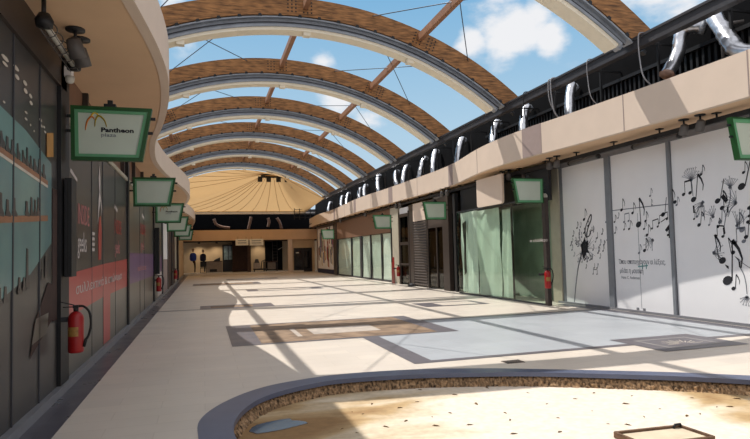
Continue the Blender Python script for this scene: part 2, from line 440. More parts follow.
# dry leaves and crumbs lying on the pit bed
lf = [(417,402),(400,408),(352,412),(386,427),(363,414),(406,421),(436,440-14),(420,390),(455,395),(476,404),(510,420),(505,413),(487,388),(503,386),(528,393),(547,404),(514,434),(560,432),(558,418),(594,393),(575,399),(592,411),(608,424),(626,404),(644,417),(632,396),(692,398),(700,414),(717,407),(730,407),(687,416),(737,399),(470,425),(540,383),(554,385),(450,413),(432,417),(628,425),(660,409),(372,404),(357,433),(342,429)]
leaf = None
for i, (x, y) in enumerate(lf):
    p = onZ(x, y, PD)
    if leaf is None:
        k = MB(); s_ = .045
        k.add([p+Vector(v)*s_ for v in ((-1,0,.05),(-.4,.34,.25),(.5,.3,.3),(1.1,0,.12),(.5,-.3,.35),(-.4,-.34,.2),(0,0,.08))],
              [(0,6,1),(1,6,2),(2,6,3),(3,6,4),(4,6,5),(5,6,0)])
        leaf = k.build('dry_leaf', LEAF); tag(leaf, 'small curled dry leaf lying on the pale bed of the floor pit', 'leaf', 'dry leaves in the pit'); o = leaf
    else:
        o = leaf.copy(); COL.objects.link(o)
    o.location = p; o.rotation_euler = (0, 0, rnd.uniform(0, 6.2)); s_ = rnd.uniform(.4, 1.0); o.scale = (s_, s_*rnd.uniform(.5, 1), s_)

# ================================================================== LEFT SIDE
m = MB(); m.box((-4.5,1,-.02),(-2.6,54,4.15)); struct('wall_left', m, DARKIN)
m = MB(); m.box((XL-.02,1,0),(XL+.07,54,.10)); struct('baseboard_left', m, KERB)
def soffit(name, fn, xw, y0, y1, mt):
    mb = MB(); N = int((y1-y0)/.5)
    for k in range(N):
        a = y0+(y1-y0)*k/N; b = y0+(y1-y0)*(k+1)/N
        mb.hexa([(fn(a),a,SZ),(xw,a,SZ),(xw,b,SZ),(fn(b),b,SZ),(fn(a),a,SZ+.05),(xw,a,SZ+.05),(xw,b,SZ+.05),(fn(b),b,SZ+.05)])
    return struct(name, mb, mt)
def fascia(name, fn, th, y0, y1, mt, z0=SZ, z1=FZ, step=.35):
    mb = MB(); N = int((y1-y0)/step)
    vs = []; f = []
    for k in range(N+1):
        y = y0+(y1-y0)*k/N; x = fn(y)
        vs += [(x,y,z0),(x+th,y,z0),(x+th,y,z1),(x,y,z1)]
    for k in range(N):
        o = 4*k
        for i in range(4): f.append((o+i, o+(i+1) % 4, o+4+(i+1) % 4, o+4+i))
    f.append((0,1,2,3)); f.append((4*N,4*N+3,4*N+2,4*N+1))
    mb.add(vs, f, False)
    return struct(name, mb, mt)
lf_ = lambda y: interp(LF, y)-.04
rf_ = lambda y: interp(RF, y)
soffit('ceiling_left', lambda y: lf_(y)-.05, -2.65, 1, 53.2, SOFF)
fascia('trim_2', lf_, -.12, 1, 53.2, BEIGE, SZ-.01, 4.72)
m = MB(); m.box((-6,1,4.6),(-1.3,54,4.7)); struct('ceiling_left_roof', m, BLACKW)
# rafter stub poking out over the left fascia
m = MB(); m.bar((-1.6,15.95,7.38),(-.52,15.95,7.42), .14, .22); st = m.build('rafter_stub', PURL)

# dark transom band above the shopfronts
m = MB(); m.box((XL-.1,1,3.74),(XL+.04,8.0,4.15)); struct('trim_3', m, FRAMEB)
m = MB(); m.box((XL-.06,8.2,3.40),(XL+.03,44,3.48)); struct('trim_4', m, JAMB)
m = MB(); m.box((XL-.12,8.2,3.48),(XL-.06,54,4.15)); struct('wall_left_transom', m, BROWNB)
m = MB()
for y in [9.5+2.1*k for k in range(16)]: m.box((XL-.06,y,3.48),(XL+.02,y+.09,4.15))
struct('trim_5', m, FRAMEB)

# posts along the left front
for i, (y0, y1, mt) in enumerate(((7.70,8.14,BLACK),(14.2,14.42,BLACK),(21.35,21.75,BLACK),(25.6,26.1,DGREY),(29.6,30.3,FRAMEB),(33.2,34.2,BLACK),(37,38.4,JAMB),(41.2,42.4,FRAMEB))):
    m = MB(); m.box((XL-.12,y0,0),(XL+.04,y1,4.15)); struct('wall_left_post.%03d' % i if i else 'wall_left_post', m, mt)

EY = Vector((0,1,0)); EZ = Vector((0,0,1)); EX = Vector((1,0,0))
def panel(name, y0, y1, z0, z1, mt, parent, x=XL, t=.03):
    m = MB(); m.box((x-t,y0,z0),(x,y1,z1)); return m.build(name, mt, parent)

# --- shoe shop window graphics (nearest, left)
sh = thing('shoe_shop_front', 'nearest left shop front, panels printed with shoes on lit wooden shelves', 'shop front', (XL,5,0))
seams = [2.2,3.9,5.0,6.0,6.9,7.68]
for a, b in zip(seams[:-1], seams[1:]):
    panel('printed_panel', a+.01, b-.01, .1, 3.74, CHAR, sh)
m = MB()
for s_ in seams[1:-1]: m.box((XL-.02,s_-.015,.1),(XL+.012,s_+.015,3.74))
m.build('seam_strip', DGREY, sh)
e_ = .003
def decal(mb, poly, x, n=.002):   # polygon (y,z) on the left wall
    mb.plate((x,0,0), EY, EZ, EX, poly, n)
# teal shelf wall: a big sloped polygon, shelves and rows of boots
m = MB(); LP = lambda x, y: ((lambda p: (p.y, p.z))(onX(x, y, XL))); decal(m, [(2.3,1.0)]+[LP(*p) for p in ((0,300),(30,274),(51,243),(51,164),(25,130),(0,106))]+[(2.3,3.6)], XL+e_); teal = m.build('teal_backdrop', TEAL, sh)
m = MB()
for (z0, z1, h) in ((2.42,2.50,.07),(1.98,1.97,.085),(1.28,1.42,.05)):
    pass
a0, a1, b0, b1 = LP(0,146), LP(0,153), LP(47,181), LP(47,185.5); sl1 = (b1[1]-a1[1])/(b1[0]-a1[0]); decal(m, [(2.3,a1[1]-3.38*sl1),b1,b0,(2.3,a0[1]-3.38*sl1)], XL+.007); c0, c1, d0, d1 = LP(0,215), LP(0,223), LP(47,215.5), LP(47,221); sl2 = (d1[1]-c1[1])/(d1[0]-c1[0]); decal(m, [(2.3,c1[1]-3.38*sl2),d1,d0,(2.3,c0[1]-3.38*sl2)], XL+.007) 
m.build('shelf_print', SHELFP, sh)
m = MB(); decal(m, [(2.3,a1[1]-3.38*sl1-.03),(b1[0],b1[1]-.03),b1,(2.3,a1[1]-3.38*sl1)], XL+.007); m.build('shelf_light_print', LAMPP, sh)
def boot(mb, y, z, h, w, x):   # ankle boot in side view
    decal(mb, [(y,z),(y+w,z),(y+w*1.02,z+h*.16),(y+w*.62,z+h*.36),(y+w*.55,z+h),(y+w*.1,z+h*1.02),(y+w*.06,z+h*.4),(y-.01,z+h*.2)], x)
def shoe(mb, y, z, h, w, x):
    decal(mb, [(y,z),(y+w,z),(y+w*1.03,z+h*.4),(y+w*.6,z+h*.55),(y+w*.34,z+h),(y,z+h*.95)], x)
for (zf, hh, fn_, tall) in ((lambda y: b0[1]+sl1*(y-b0[0]), .15, boot, 0), (lambda y: d0[1]+sl2*(y-d0[0]), .18, boot, 0)):
    y = 2.5
    while y < 7.05:
        b = MB(); w = rnd.uniform(.1, .15)
        (boot if rnd.random() < .7 else shoe)(b, y, zf(y), rnd.uniform(.8, 1.25)*hh, w, XL+.009)
        b.build('shoe_print', BOOTP, sh); y += w+rnd.uniform(.01, .06)
        if rnd.random() < .12: y += .2
for (y, h) in ((2.7,.5),(3.2,.46),(3.9,.5),(4.6,.2),(5.1,.22),(5.6,.2),(5.75,.18),(6.15,.2),(6.3,.17),(6.4,.5),(6.95,.15),(7.1,.3)):
    b = MB(); boot(b, y, 1.22+.13*max(0, y-5.6), h*.8, .13, XL+.009); b.build('boot_print', BOOTP, sh)
m = MB(); decal(m, [(7.44,.9),(7.66,.9),(7.66,2.45),(7.44,2.45)], XL+.005); m.build('column_print', DKBR, sh)
m = MB(); decal(m, [LP(46,157),LP(52.5,157),LP(52.5,133),LP(46,133)], XL+.008); m.build('amber_print', ORANGE, sh)
m = MB(); decal(m, [(6.55,.62),(7.5,.95),(7.5,1.32),(7.25,1.36),(6.7,.95)], XL+.008); m.build('bench_print', DKBR, sh)
for (x, y, w, h) in ((5,58,12,4),(5,64,9,3),(16,68,10,4),(17,77,8,4),(25,83,7,4),(25.5,91,7,4),(30.5,96,6,3.5),(31,103,6,3.5),(26,112.5,5,2),(26,119,5,2),(4,102,4,2),(40.5,120,5,3),(41.5,126,5,2.5),(44,127,4,2),(45,132,4,2),(30.5,125,2,2),(34,131,2,2)):
    p = onX(x, y, XL+.006); b = MB()
    sc = p.y/560
    ww = w*sc*1.6; hh = h*sc*.5
    decal(b, [(p.y+ww*.5*cos(t*pi/5), p.z+hh*(sin(t*pi/5))) for t in range(10)], XL+.006); b.build('lamp_print', LAMPP, sh)
m = MB(); p0 = onX(20,318,XL).y; decal(m, [(6.6,.75),(7.2,.80),(7.25,1.02),(6.75,1.0)], XL+.01); m.build('painted_floor_reflection', CHARL, sh)  # reflection of the floor painted on as a paler patch

# --- charcoal poster front with red band
pf = thing('poster_front', 'charcoal poster front with red band behind the nearest left extinguisher', 'shop front', (XL,11,0))
for a, b in ((8.16,9.9),(9.9,10.94),(10.94,12.4),(12.4,14.2)):
    panel('poster_panel', a+.006, b-.006, .1, 3.4, CHAR, pf)
m = MB(); decal(m, [(8.16,.1),(14.2,.1),(14.2,1.0),(8.16,.95)], XL+.002); m.build('lower_print', CHARL, pf)
m = MB(); decal(m, [(8.16,.86),(10.9,.95),(14.18,.98),(14.18,1.6),(10.9,1.52),(8.16,1.42)], XL+.004); decal(m, [(10.98,.12),(11.7,.12),(11.75,1.0),(10.98,1.0)], XL+.0035); m.build('red_band', POSTRED, pf)
text('band_lettering', 'συλλεκτικά & επώνυμα', .2, (XL+.009,8.7,1.13), (0,1,.012), EZ, PRWHITE, pf, 2.1)
text('red_lettering', 'INSIDE', .42, (XL+.004,8.85,2.12), EY, EZ, PRPINK, pf, .68)
text('pale_lettering', 'geeks', .42, (XL+.004,8.85,1.72), EY, EZ, PRWHITE, pf, .68)
m = MB()
for k in range(4): m.box((XL+.003,9.95,1.74+k*.085),(XL+.005,10.15,1.79+k*.085))
m.build('small_caption_print', PRWHITE, pf)
m = MB(); decal(m, [(8.35,2.78),(8.8,2.7),(8.82,2.74),(8.4,2.83)], XL+.004); m.build('dash_print', PRWHITE, pf)
# printed slim figure in red
m = MB(); decal(m, [(10.5,1.6),(10.75,1.6),(10.8,2.1),(10.72,2.35),(10.58,2.32),(10.48,2.0)], XL+.0045); m.build('red_dress_print', POSTRED, pf)
m = MB(); decal(m, [(10.42,2.2),(10.5,2.62),(10.58,2.75),(10.5,2.98),(10.6,3.2),(10.68,3.0),(10.66,2.75),(10.82,2.5),(10.8,2.36),(10.7,2.62),(10.52,2.4)], XL+.006); m.build('figure_print', PRWHITE, pf)
text('red_lettering', 'INSIDE', .42, (XL+.004,12.3,2.12), EY, EZ, POSTRED, pf, .8)
text('pale_lettering', 'geeks', .4, (XL+.004,12.35,1.72), EY, EZ, PRPINK, pf, .8)
m = MB(); decal(m, [(12.3,2.62),(12.7,2.56),(12.72,2.62),(12.35,2.7)], XL+.004); m.build('dash_print', PRWHITE, pf)
m = MB()
for y in (9.9,10.94,12.4): m.box((XL-.01,y-.015,.1),(XL+.008,y+.015,3.4))
m.build('seam_strip', DGREY, pf)

pf = thing('poster_front', 'olive grey poster front with purple band beyond the red banded one', 'shop front', (XL,18,0))
for a, b in ((14.42,17.0),(17.0,18.2),(18.2,21.35)):
    panel('poster_panel', a+.006, b-.006, .1, 3.4, CHARL, pf)
m = MB(); decal(m, [(14.42,1.0),(21.35,1.0),(21.35,1.75),(14.42,1.75)], XL+.004); m.build('purple_band', POSTPUR, pf)
text('red_lettering', 'INSIDE', .44, (XL+.004,17.2,2.3), EY, EZ, POSTRED, pf, 1.1)
text('pale_lettering', 'geeks', .42, (XL+.004,17.3,1.86), EY, EZ, PRPINK, pf, 1.0)
text('band_lettering', 'συλλεκτικά', .2, (XL+.007,16.4,1.27), EY, EZ, PRPINK, pf, 2.2)
m = MB(); decal(m, [(17.6,2.82),(18.3,2.74),(18.3,2.82),(17.7,2.92)], XL+.004); m.build('dash_print', PRWHITE, pf)
m = MB()
for y in (17.0,18.2): m.box((XL-.01,y-.02,.1),(XL+.008,y+.02,3.4))
m.build('seam_strip', DGREY, pf)

pf = thing('poster_front', 'pale poster front with purple stripe beyond the narrow black display box', 'shop front', (XL,24,0))
panel('poster_panel', 21.76, 25.6, .1, 3.4, CHARL, pf)
m = MB(); decal(m, [(21.8,1.05),(25.5,1.05),(25.5,1.7),(21.8,1.7)], XL+.004); m.build('purple_band', POSTPUR, pf)
m = MB(); decal(m, [(23.2,.15),(25.5,.15),(25.5,1.05),(23.2,1.05)], XL+.005); m.build('white_print', PRWHITE, pf)
pf = thing('poster_front', 'white and taupe panelled front far along the left side', 'shop front', (XL,28,0))
panel('poster_panel', 26.1, 29.6, 1.55, 3.4, WHITE, pf); panel('lower_panel', 26.1, 29.6, .1, 1.55, MAUVE, pf)
pf = thing('poster_front', 'dark brown front second from the far end of the left side', 'shop front', (XL,32,0))
panel('poster_panel', 30.3, 33.2, .1, 3.4, DKBR, pf)
pf = thing('poster_front', 'dark brown front at the far end of the left side', 'shop front', (XL,36,0))
panel('poster_panel', 34.2, 37, .1, 3.4, DKBR, pf)
m = MB(); m.box((XL-.1,42.4,0),(XL-.03,54,3.5)); struct('wall_left_far', m, BEIGEW)

# black display boxes fixed to the posts
def dispbox(y0, y1, z0, z1, x0, label, group=None):
    t = thing('display_box', label, 'display box', (XL+.15,(y0+y1)/2,z0))
    m = MB(); m.box((XL+.06,y0,z0),(x0,y1,z1)); m.build('casing', BLACK, t)
    m = MB(); m.box((XL+.09,y0-.006,z0+.04),(x0-.03,y0,z1-.04)); m.build('screen', RUBBER, t)
    m = MB(); m.box((XL+.04,y0+.08,z1-.35),(XL+.06,y1-.08,z1-.1)); m.build('wall_bracket', DGREY, t)
    return t
dispbox(7.78,8.06,1.40,2.62,XL+.14, 'nearest black display box on the post above the left extinguisher')
dispbox(21.4,21.7,1.05,2.68,XL+.2, 'slim black display box on the post beyond the purple banded poster front')

# ------------------------------------------------------------------ hanging signs
def make_sign(side, label, logo=True):
    # origin: wall end, top edge; side=+1 left wall sign (extends +X), -1 right wall sign
    s = side; t = thing('hanging_sign', label, 'sign', (0,0,0), 'green framed hanging signs')
    W0, W1, Hh, D = .97, .85, .70, .10
    outer = [(0,0),(W0*s,0),(W1*s,-Hh),(.01*s,-Hh)]
    kf = .045 if s > 0 else .022
    def inset(k): return [(k*s,-k),((W0-k*1.15)*s,-k),((W1-k*.95)*s,-Hh+k),((.01+k)*s,-Hh+k)]
    def ring(mb, o, i, y0, y1):
        n = 4
        vs = [(a,y0,b) for a, b in o]+[(a,y0,b) for a, b in i]+[(a,y1,b) for a, b in o]+[(a,y1,b) for a, b in i]
        f = []
        for k in range(n):
            j = (k+1) % n
            f += [(k,j,n+j,n+k),(2*n+k,3*n+k,3*n+j,2*n+j),(k,2*n+k,2*n+j,j),(n+k,n+j,3*n+j,3*n+k)]
        mb.add(vs, f)
    m = MB(); ring(m, outer, inset(kf), -D/2, D/2); m.build('frame', GREEN, t)
    m = MB(); ring(m, inset(kf), inset(.085), -D/2+.015, D/2-.015); m.build('inner_frame', DGREEN, t)
    m = MB(); m.plate((0,-D/2+.03,0), EX, EZ, EY, inset(.083), D-.06); pn = m.build('panel', SIGNP, t)
    for z in (-.13,-.32):
        m = MB(); m.box((-.09*s,-.015,z-.018),(0,.015,z+.018)); m.build('wall_arm', BLACK, t)
        xe = W0+(W1-W0)*(-z/Hh)
        m = MB(); m.box(((xe-.01)*s,-.015,z-.018),((xe+.06)*s,.015,z+.018)); m.build('end_stub', BLACK, t)
    m = MB(); m.box((.46*s-.07,-.06,.0),(.46*s+.07,.06,.035)); m.box((.46*s-.03,-.03,.03),(.46*s+.03,.03,.09)); m.build('top_clamp', BLACK, t)
    if logo:
        yf = -D/2+.028; x0 = 0 if s > 0 else -W0+.06
        def arc(mb, pts, w):
            q = spline_open(pts); mb.tube([(x0+a,yf,b) for a, b in q], [w*(.35+.65*sin(pi*i/(len(q)-1))) for i in range(len(q))], 6)
        m = MB(); arc(m, [(.17,-.31),(.19,-.2),(.24,-.13),(.28,-.17)], .013); m.build('orange_arc', mat('orange_emblem', (190,110,30), .5), pn)
        m = MB(); arc(m, [(.28,-.26),(.29,-.17),(.33,-.12),(.39,-.17),(.42,-.26)], .013); m.build('olive_arc', mat('olive_emblem', (150,130,30), .5), pn)
        m = MB(); arc(m, [(.235,-.12),(.28,-.075),(.325,-.115)], .015); m.build('yellow_arc', mat('yellow_emblem', (210,175,40), .5), pn)
        text('name_lettering', 'Pantheon', .08, (x0+.35,yf-.002,-.325), EX, EZ, INK, pn, 1.3, bold=.003)
        text('plaza_lettering', 'plaza', .068, (x0+.35,yf-.002,-.385), EX, EZ, INKG, pn, 1.35)
    return t
def spline_open(pts, per=6):
    o = []; P_ = [Vector(p) for p in pts]; n = len(P_)
    for i in range(n-1):
        p0 = P_[max(i-1, 0)]; p1 = P_[i]; p2 = P_[i+1]; p3 = P_[min(i+2, n-1)]
        for j in range(per):
            t = j/per
            o.append(.5*((2*p1)+(-p0+p2)*t+(2*p0-5*p1+4*p2-p3)*t*t+(-p0+3*p1-3*p2+p3)*t**3))
    o.append(P_[-1]); return o
G = 'green framed hanging signs'
s1 = make_sign(1, 'nearest left green framed hanging sign with yellow emblem and black lettering'); s1.location = (-1.6,7.99,3.57)
s2 = make_sign(1, 'blank green framed hanging sign, second along the left soffit', False); s2.location = (-1.6,14.66,3.55)
s3 = dup(s1, (-1.6,21.12,3.52), 'third hanging sign along the left soffit, lettered, behind the blank one')
dup(s2, (-1.6,27.6,3.50), 'fourth green framed hanging sign along the left soffit, partly behind the third')
dup(s2, (-1.6,34.2,3.49), 'fifth green framed hanging sign along the left soffit')
dup(s2, (-1.6,40.8,3.47), 'farthest green framed hanging sign on the left side, by the back wall')
r1 = make_sign(-1, 'green framed hanging sign cut by the right picture edge before the white hoarding', False); r1.location = (9.27,7.2,3.68)
dup(r1, (9.2,14.0,3.58), 'green framed hanging sign over the green glass shop, beside the white hoarding')
dup(r1, (9.1,20.5,3.53), 'green framed hanging sign above the dark glass door on the right')
dup(r1, (9.0,27.0,3.48), 'green framed hanging sign above the near end of the papered windows')
dup(r1, (9.0,40.0,3.36), 'farthest right green framed hanging sign, over the colourful panel')

# ------------------------------------------------------------------ fire extinguishers
def make_ext(label):
    t = thing('fire_extinguisher', label, 'fire extinguisher', (0,0,0), 'wall hung fire extinguishers')
    m = MB(); m.lathe([(.07,0),(.085,.01),(.088,.03),(.088,.40),(.08,.44),(.055,.475),(.03,.49)], (0,0,0), 20); b = m.build('cylinder', RED, t)
    m = MB()
    vs = []; f = []
    for k in range(9):
        a = -pi*.85+k*pi*.5/8
        for z in (.2,.31): vs.append((.0895*cos(a),.0895*sin(a),z))
    for k in range(8): f.append((2*k,2*k+2,2*k+3,2*k+1))
    m.add(vs, f, True); m.build('label_sticker', YELL, b)
    m = MB(); m.tube([(0,0,.48),(0,0,.54)], .028, 10); m.box((-.03,-.03,.53),(.03,.03,.565)); m.build('valve', BLACK, t)
    m = MB(); m.bar((-.02,0,.565),(-.16,-.02,.61), .025, .012); m.bar((-.02,0,.545),(-.14,-.01,.545), .02, .012); m.build('handle', BLACK, t)
    m = MB(); m.tube(spline_open([(.02,0,.55),(.09,-.02,.545),(.15,-.02,.47),(.165,-.02,.33),(.14,-.02,.2),(.1,-.02,.14)]), .014, 8); m.build('hose', RUBBER, t)
    m = MB(); m.tube([(.115,-.02,.16),(.085,-.02,.07)], [.016,.022], 8); m.build('nozzle', RUBBER, t)
    m = MB(); m.box((-.22,.085,.36),(.02,.10,.42)); m.build('wall_bracket', DGREY, t)
    return t
e1 = make_ext('red fire extinguisher with hose, large, hung at the nearest left post'); e1.location = (-1.47,7.62,.50)
for (loc, lb) in (((-1.5,21.25,.45), 'red extinguisher on the left side below the slim black display box'),
                  ((-1.47,33.1,.45), 'red extinguisher far along the left side by the dark brown front'),
                  ((9.14,13.83,.50), 'red extinguisher at the right edge of the green glass shop'),
                  ((9.36,27.15,.40), 'red extinguisher on the pillar beside the papered windows')):
    dup(e1, loc, lb)

# ------------------------------------------------------------------ near left ceiling fixtures
t = thing('tube_light', 'wire caged tube light hanging from the near left soffit', 'light', (-1.5,6.8,3.9))
a = Vector((-1.47,6.12,3.93)); b = Vector((-1.47,7.5,3.93))
m = MB(); m.tube([a,b], .03, 10); m.build('lamp_tube', DIFF, t)
m = MB(); m.lathe([(.0,-.07),(.075,-.06),(.085,.0),(.05,.07),(0,.075)], (-1.47,6.16,3.95), 14); m.build('end_cap', BLACK, t)
m = MB(); m.lathe([(.0,-.07),(.075,-.06),(.085,.0),(.05,.07),(0,.075)], (-1.47,7.5,3.95), 14); m.build('end_cap', BLACK, t)
m = MB()
for k in range(5):
    y = 6.35+k*.25; m.tube([(-1.47+.075*cos(q),y,3.93+.075*sin(q)) for q in [2*pi*i/14 for i in range(15)]], .006, 6, cap=False)
for q in (pi*.9, pi*1.35, pi*1.75): m.tube([(-1.47+.075*cos(q),6.15,3.93+.075*sin(q)),(-1.47+.075*cos(q),7.5,3.93+.075*sin(q))], .005, 6)
m.build('wire_cage', FIX, t)
m = MB(); m.tube([(-1.47,6.14,4.0),(-1.47,6.14,4.15)], .022, 8); m.build('hanger_rod', BLACK, t)
def spotlight(label, P, tilt, group, yaw=0.0):
    t = thing('spotlight', label, 'spotlight', P, group); P = Vector(P)
    m = MB(); m.lathe([(.10,-.02),(.10,0)], P, 16); m.build('ceiling_plate', BLACK, t)
    m = MB(); m.tube([P,P+Vector((0,0,-.14))], .018, 8); m.build('stem', BLACK, t)
    c = P+Vector((0,0,-.2)); d = Vector((sin(tilt)*cos(yaw), sin(tilt)*sin(yaw), -cos(tilt)))
    m = MB(); m.tube([c-d*.10,c-d*.08,c+d*.02,c+d*.12], [.04,.075,.085,.088], 14); m.build('lamp_body', FIX, t)
    m = MB(); m.tube([c+d*.121,c+d*.124], .07, 14); m.build('lens', DGREY, t)
    return t
sp0 = spotlight('black spotlight under the near left soffit beside the caged tube light', (-1.33,6.85,4.15), .5, 'spotlights under the soffits', 1.2)
dup(sp0, (-1.33,7.15,4.15), 'second black spotlight under the near left soffit, nearer the hanging sign')
t = thing('security_camera', 'small white security camera at the head of the nearest left post', 'camera', (-1.6,7.8,3.8))
m = MB(); m.box((-1.62,7.70,3.86),(-1.54,7.84,4.0)); m.build('base', WHITE, t)
m = MB(); m.lathe([(0,-.06),(.04,-.05),(.055,-.01),(.055,.03)], (-1.56,7.72,3.84), 14); m.build('dome', DIFF, t)

# ================================================================== RIGHT SIDE
soffit('ceiling_right', lambda y: rf_(y)+.05, 11.5, 1, 53.2, SOFF)
fascia('trim_6', rf_, .12, 1, 53.2, BEIGE, SZ-.01)
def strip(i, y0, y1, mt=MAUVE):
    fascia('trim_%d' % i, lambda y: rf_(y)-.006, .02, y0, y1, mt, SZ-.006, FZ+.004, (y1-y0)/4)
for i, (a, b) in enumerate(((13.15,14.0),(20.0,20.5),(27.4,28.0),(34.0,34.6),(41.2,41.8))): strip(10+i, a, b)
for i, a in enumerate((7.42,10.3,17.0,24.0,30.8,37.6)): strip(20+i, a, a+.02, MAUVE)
m = MB(); m.box((9.5,1,FZ-.56),(10.24,53.2,FZ-.5)); struct('ceiling_right_deck', m, BLACKW)
m = MB(); m.box((10.25,1,FZ-.5),(10.5,53.5,6.45)); struct('wall_right_upper', m, BLACKW)
m = MB(); m.box((8.97,1,5.86),(9.15,53.2,6.08)); m.box((8.93,1,6.05),(9.19,53.2,6.10)); struct('trim_7', m, DGREY)
# louvre rail and slats on the upper black wall
t = thing('louvre_bank', 'dark louvre bank on the black wall above the near right fascia', 'louvre', (10.2,10,5.3))
m = MB(); m.box((10.13,3,5.3),(10.24,19,5.38)); m.box((10.13,3,5.78),(10.24,19,5.86)); m.build('rail', BLACK, t)
sl0 = None
for k in range(90):
    y = 5.0+k*.155
    if sl0 is None:
        m = MB(); m.box((10.19,y,5.38),(10.235,y+.06,5.78)); sl0 = m.build('slat', BLACK, t)
    else:
        o = sl0.copy(); COL.objects.link(o); o.parent = t; o.location = sl0.location+Vector((0,k*.155,0))
# steel hook posts
br = thing('hook_post', 'black steel hook post on the right parapet, nearest the picture edge', 'post', (9.62,8.19,FZ-.5), 'steel hook posts on the right parapet')
m = MB(); m.box((9.6,8.165,FZ-.5),(9.65,8.215,6.1)); m.build('upright', BLACK, br)
m = MB(); m.box((9.1,8.17,6.02),(10.24,8.21,6.06)); m.build('top_arm', BLACK, br)
for y in (10.0,11.9,13.85,15.65,17.5,19.15,20.75,22.4,24.0,25.9,27.8,29.7,31.6,33.5,35.4,37.3,39.2,41.1,43,45):
    c = dup(br, (9.62,y,FZ-.5), 'black steel hook post in the row between the foil ducts of the right parapet')
# foil ducts
dp = [((712,15),(740,52)),((688,32),(668,74)),((571,87),(567,115)),((526,108),(520,132)),((496,123),(490,144)),((461.5,140),(455,161)),((435,152),(431,173)),((424,159),(417,178)),((406,167),(401,182)),((396,172),(395,183)),((378,176),(377,190)),((365,186),(363,196)),((360,189),(358,198)),((348,194),(345,206)),((342,197),(340,207)),((330,203),(327,211))]
DUCTL = ['fat silver foil duct sagging to the right edge of the right parapet','open ended foil duct with ragged mouth, second from the right picture edge',
 'foil duct third from the right picture edge, standing over the white hoarding','foil duct just right of the mauve fascia strip above the green glass shop',
 'foil duct just left of the wide mauve fascia strip','foil duct over the fascia notch above the beige box','foil duct seventh from the right edge, right one of a close pair',
 'foil duct eighth from the right edge, left one of a close pair','foil duct right of the papered window bay, leaning','short foil duct mostly hidden behind its leaning neighbour',
 'upright foil duct above the papered windows','foil duct above the papered windows, right one of a tight pair','foil duct above the papered windows, left one of a tight pair',
 'far foil duct above the end of the papered windows','far foil duct, second from the back end','farthest foil duct at the back end of the right parapet']
for i, (a, b) in enumerate(dp):
    A = onX(*a, 9.95); B = onX(*b, 9.42)
    t = thing('foil_duct', DUCTL[i], 'duct', (9.7,(A.y+B.y)/2,B.z), 'foil ducts above the right fascia')
    far = i > 1
    B2 = B+Vector((.1,0,-.15)) if far else B
    C0 = A+Vector((.14,.05,-.02)) 
    if i == 0: pts = [A+Vector((.12,.1,.0)),A+Vector((0,0,.02)),A.lerp(B,.35)+Vector((-.02,0,.0)),A.lerp(B,.7)+Vector((-.03,0,-.03)),B,B+Vector((.05,-.5,-.2))]; r = .15
    elif i == 1: pts = [A+Vector((.12,-.3,.0)),A+Vector((0,-.15,.07)),A+Vector((-.12,.05,.0)),A.lerp(B,.5),B]; r = .13
    else: pts = [C0,A+Vector((.03,0,.01)),A.lerp(B2,.25)+Vector((-.03,0,0)),A.lerp(B2,.6)+Vector((-.04,0,0)),B2]; r = .125
    q = [Vector(p) for p in spline_open(pts, 7)]
    rr = random.Random(i)
    tab = [[1+rr.uniform(-.11,.11) for _ in range(14)] for _ in q]
    m = MB(); m.tube(q, r, 14, rf=lambda a_, k_: tab[a_][k_]*(1+.05*(a_ % 2))); m.build('duct_hose', SILVER, t)
    if i == 1:
        m = MB(); d = (q[-1]-q[-2]).normalized(); m.tube([q[-1]-d*.02,q[-1]+d*.05], [.145,.165], 14, rf=lambda a_, k_: tab[a_][k_]); m.build('ragged_mouth', PIPE, t)
    m = MB(); m.tube([q[0]-(q[1]-q[0]).normalized()*.04,q[0]+(q[1]-q[0]).normalized()*.06], r*1.12, 14); m.build('collar', STEEL, t)
# loose cables down the parapet
for i, (y, nm, w) in enumerate(((9.75,'pale loose cable dangling over the parapet near the second foil duct',.014),(11.45,'pale loose cable over the parapet beside the third foil duct',.012),(12.95,'grey cable bundle left of the third foil duct, leaning on a hook post',.018),(14.3,'thin dark cable right of the mauve fascia strip',.015))):
    m = MB(); m.tube([Vector(p) for p in spline_open([(9.25,y,6.13),(8.95,y,6.135),(8.89,y+.01,6.0),(8.92,y+.03,5.6),(8.99,y+.02,5.2),(9.25,y+.02,4.96),(9.4,y+.02,4.7)])], w, 8)
    if i == 2: m.tube([Vector(p) for p in spline_open([(9.25,y+.12,6.13),(8.95,y+.12,6.135),(8.89,y+.12,6.0),(8.93,y+.12,5.5),(9.25,y+.12,4.97),(9.4,y+.12,4.7)])], w*.8, 8)
    tag(m.build('loose_cable', CABLEW if i != 3 else BLACK), nm, 'cable')
m = MB(); p = onX(723,35,9.7); m.tube([(9.95,p.y-.25,5.85),(9.72,p.y-.05,5.85),(9.68,p.y,5.8),(9.68,p.y,4.89)], .035, 10)
tag(m.build('vent_pipe', FIX), 'grey bent vent pipe between the two nearest foil ducts', 'pipe')

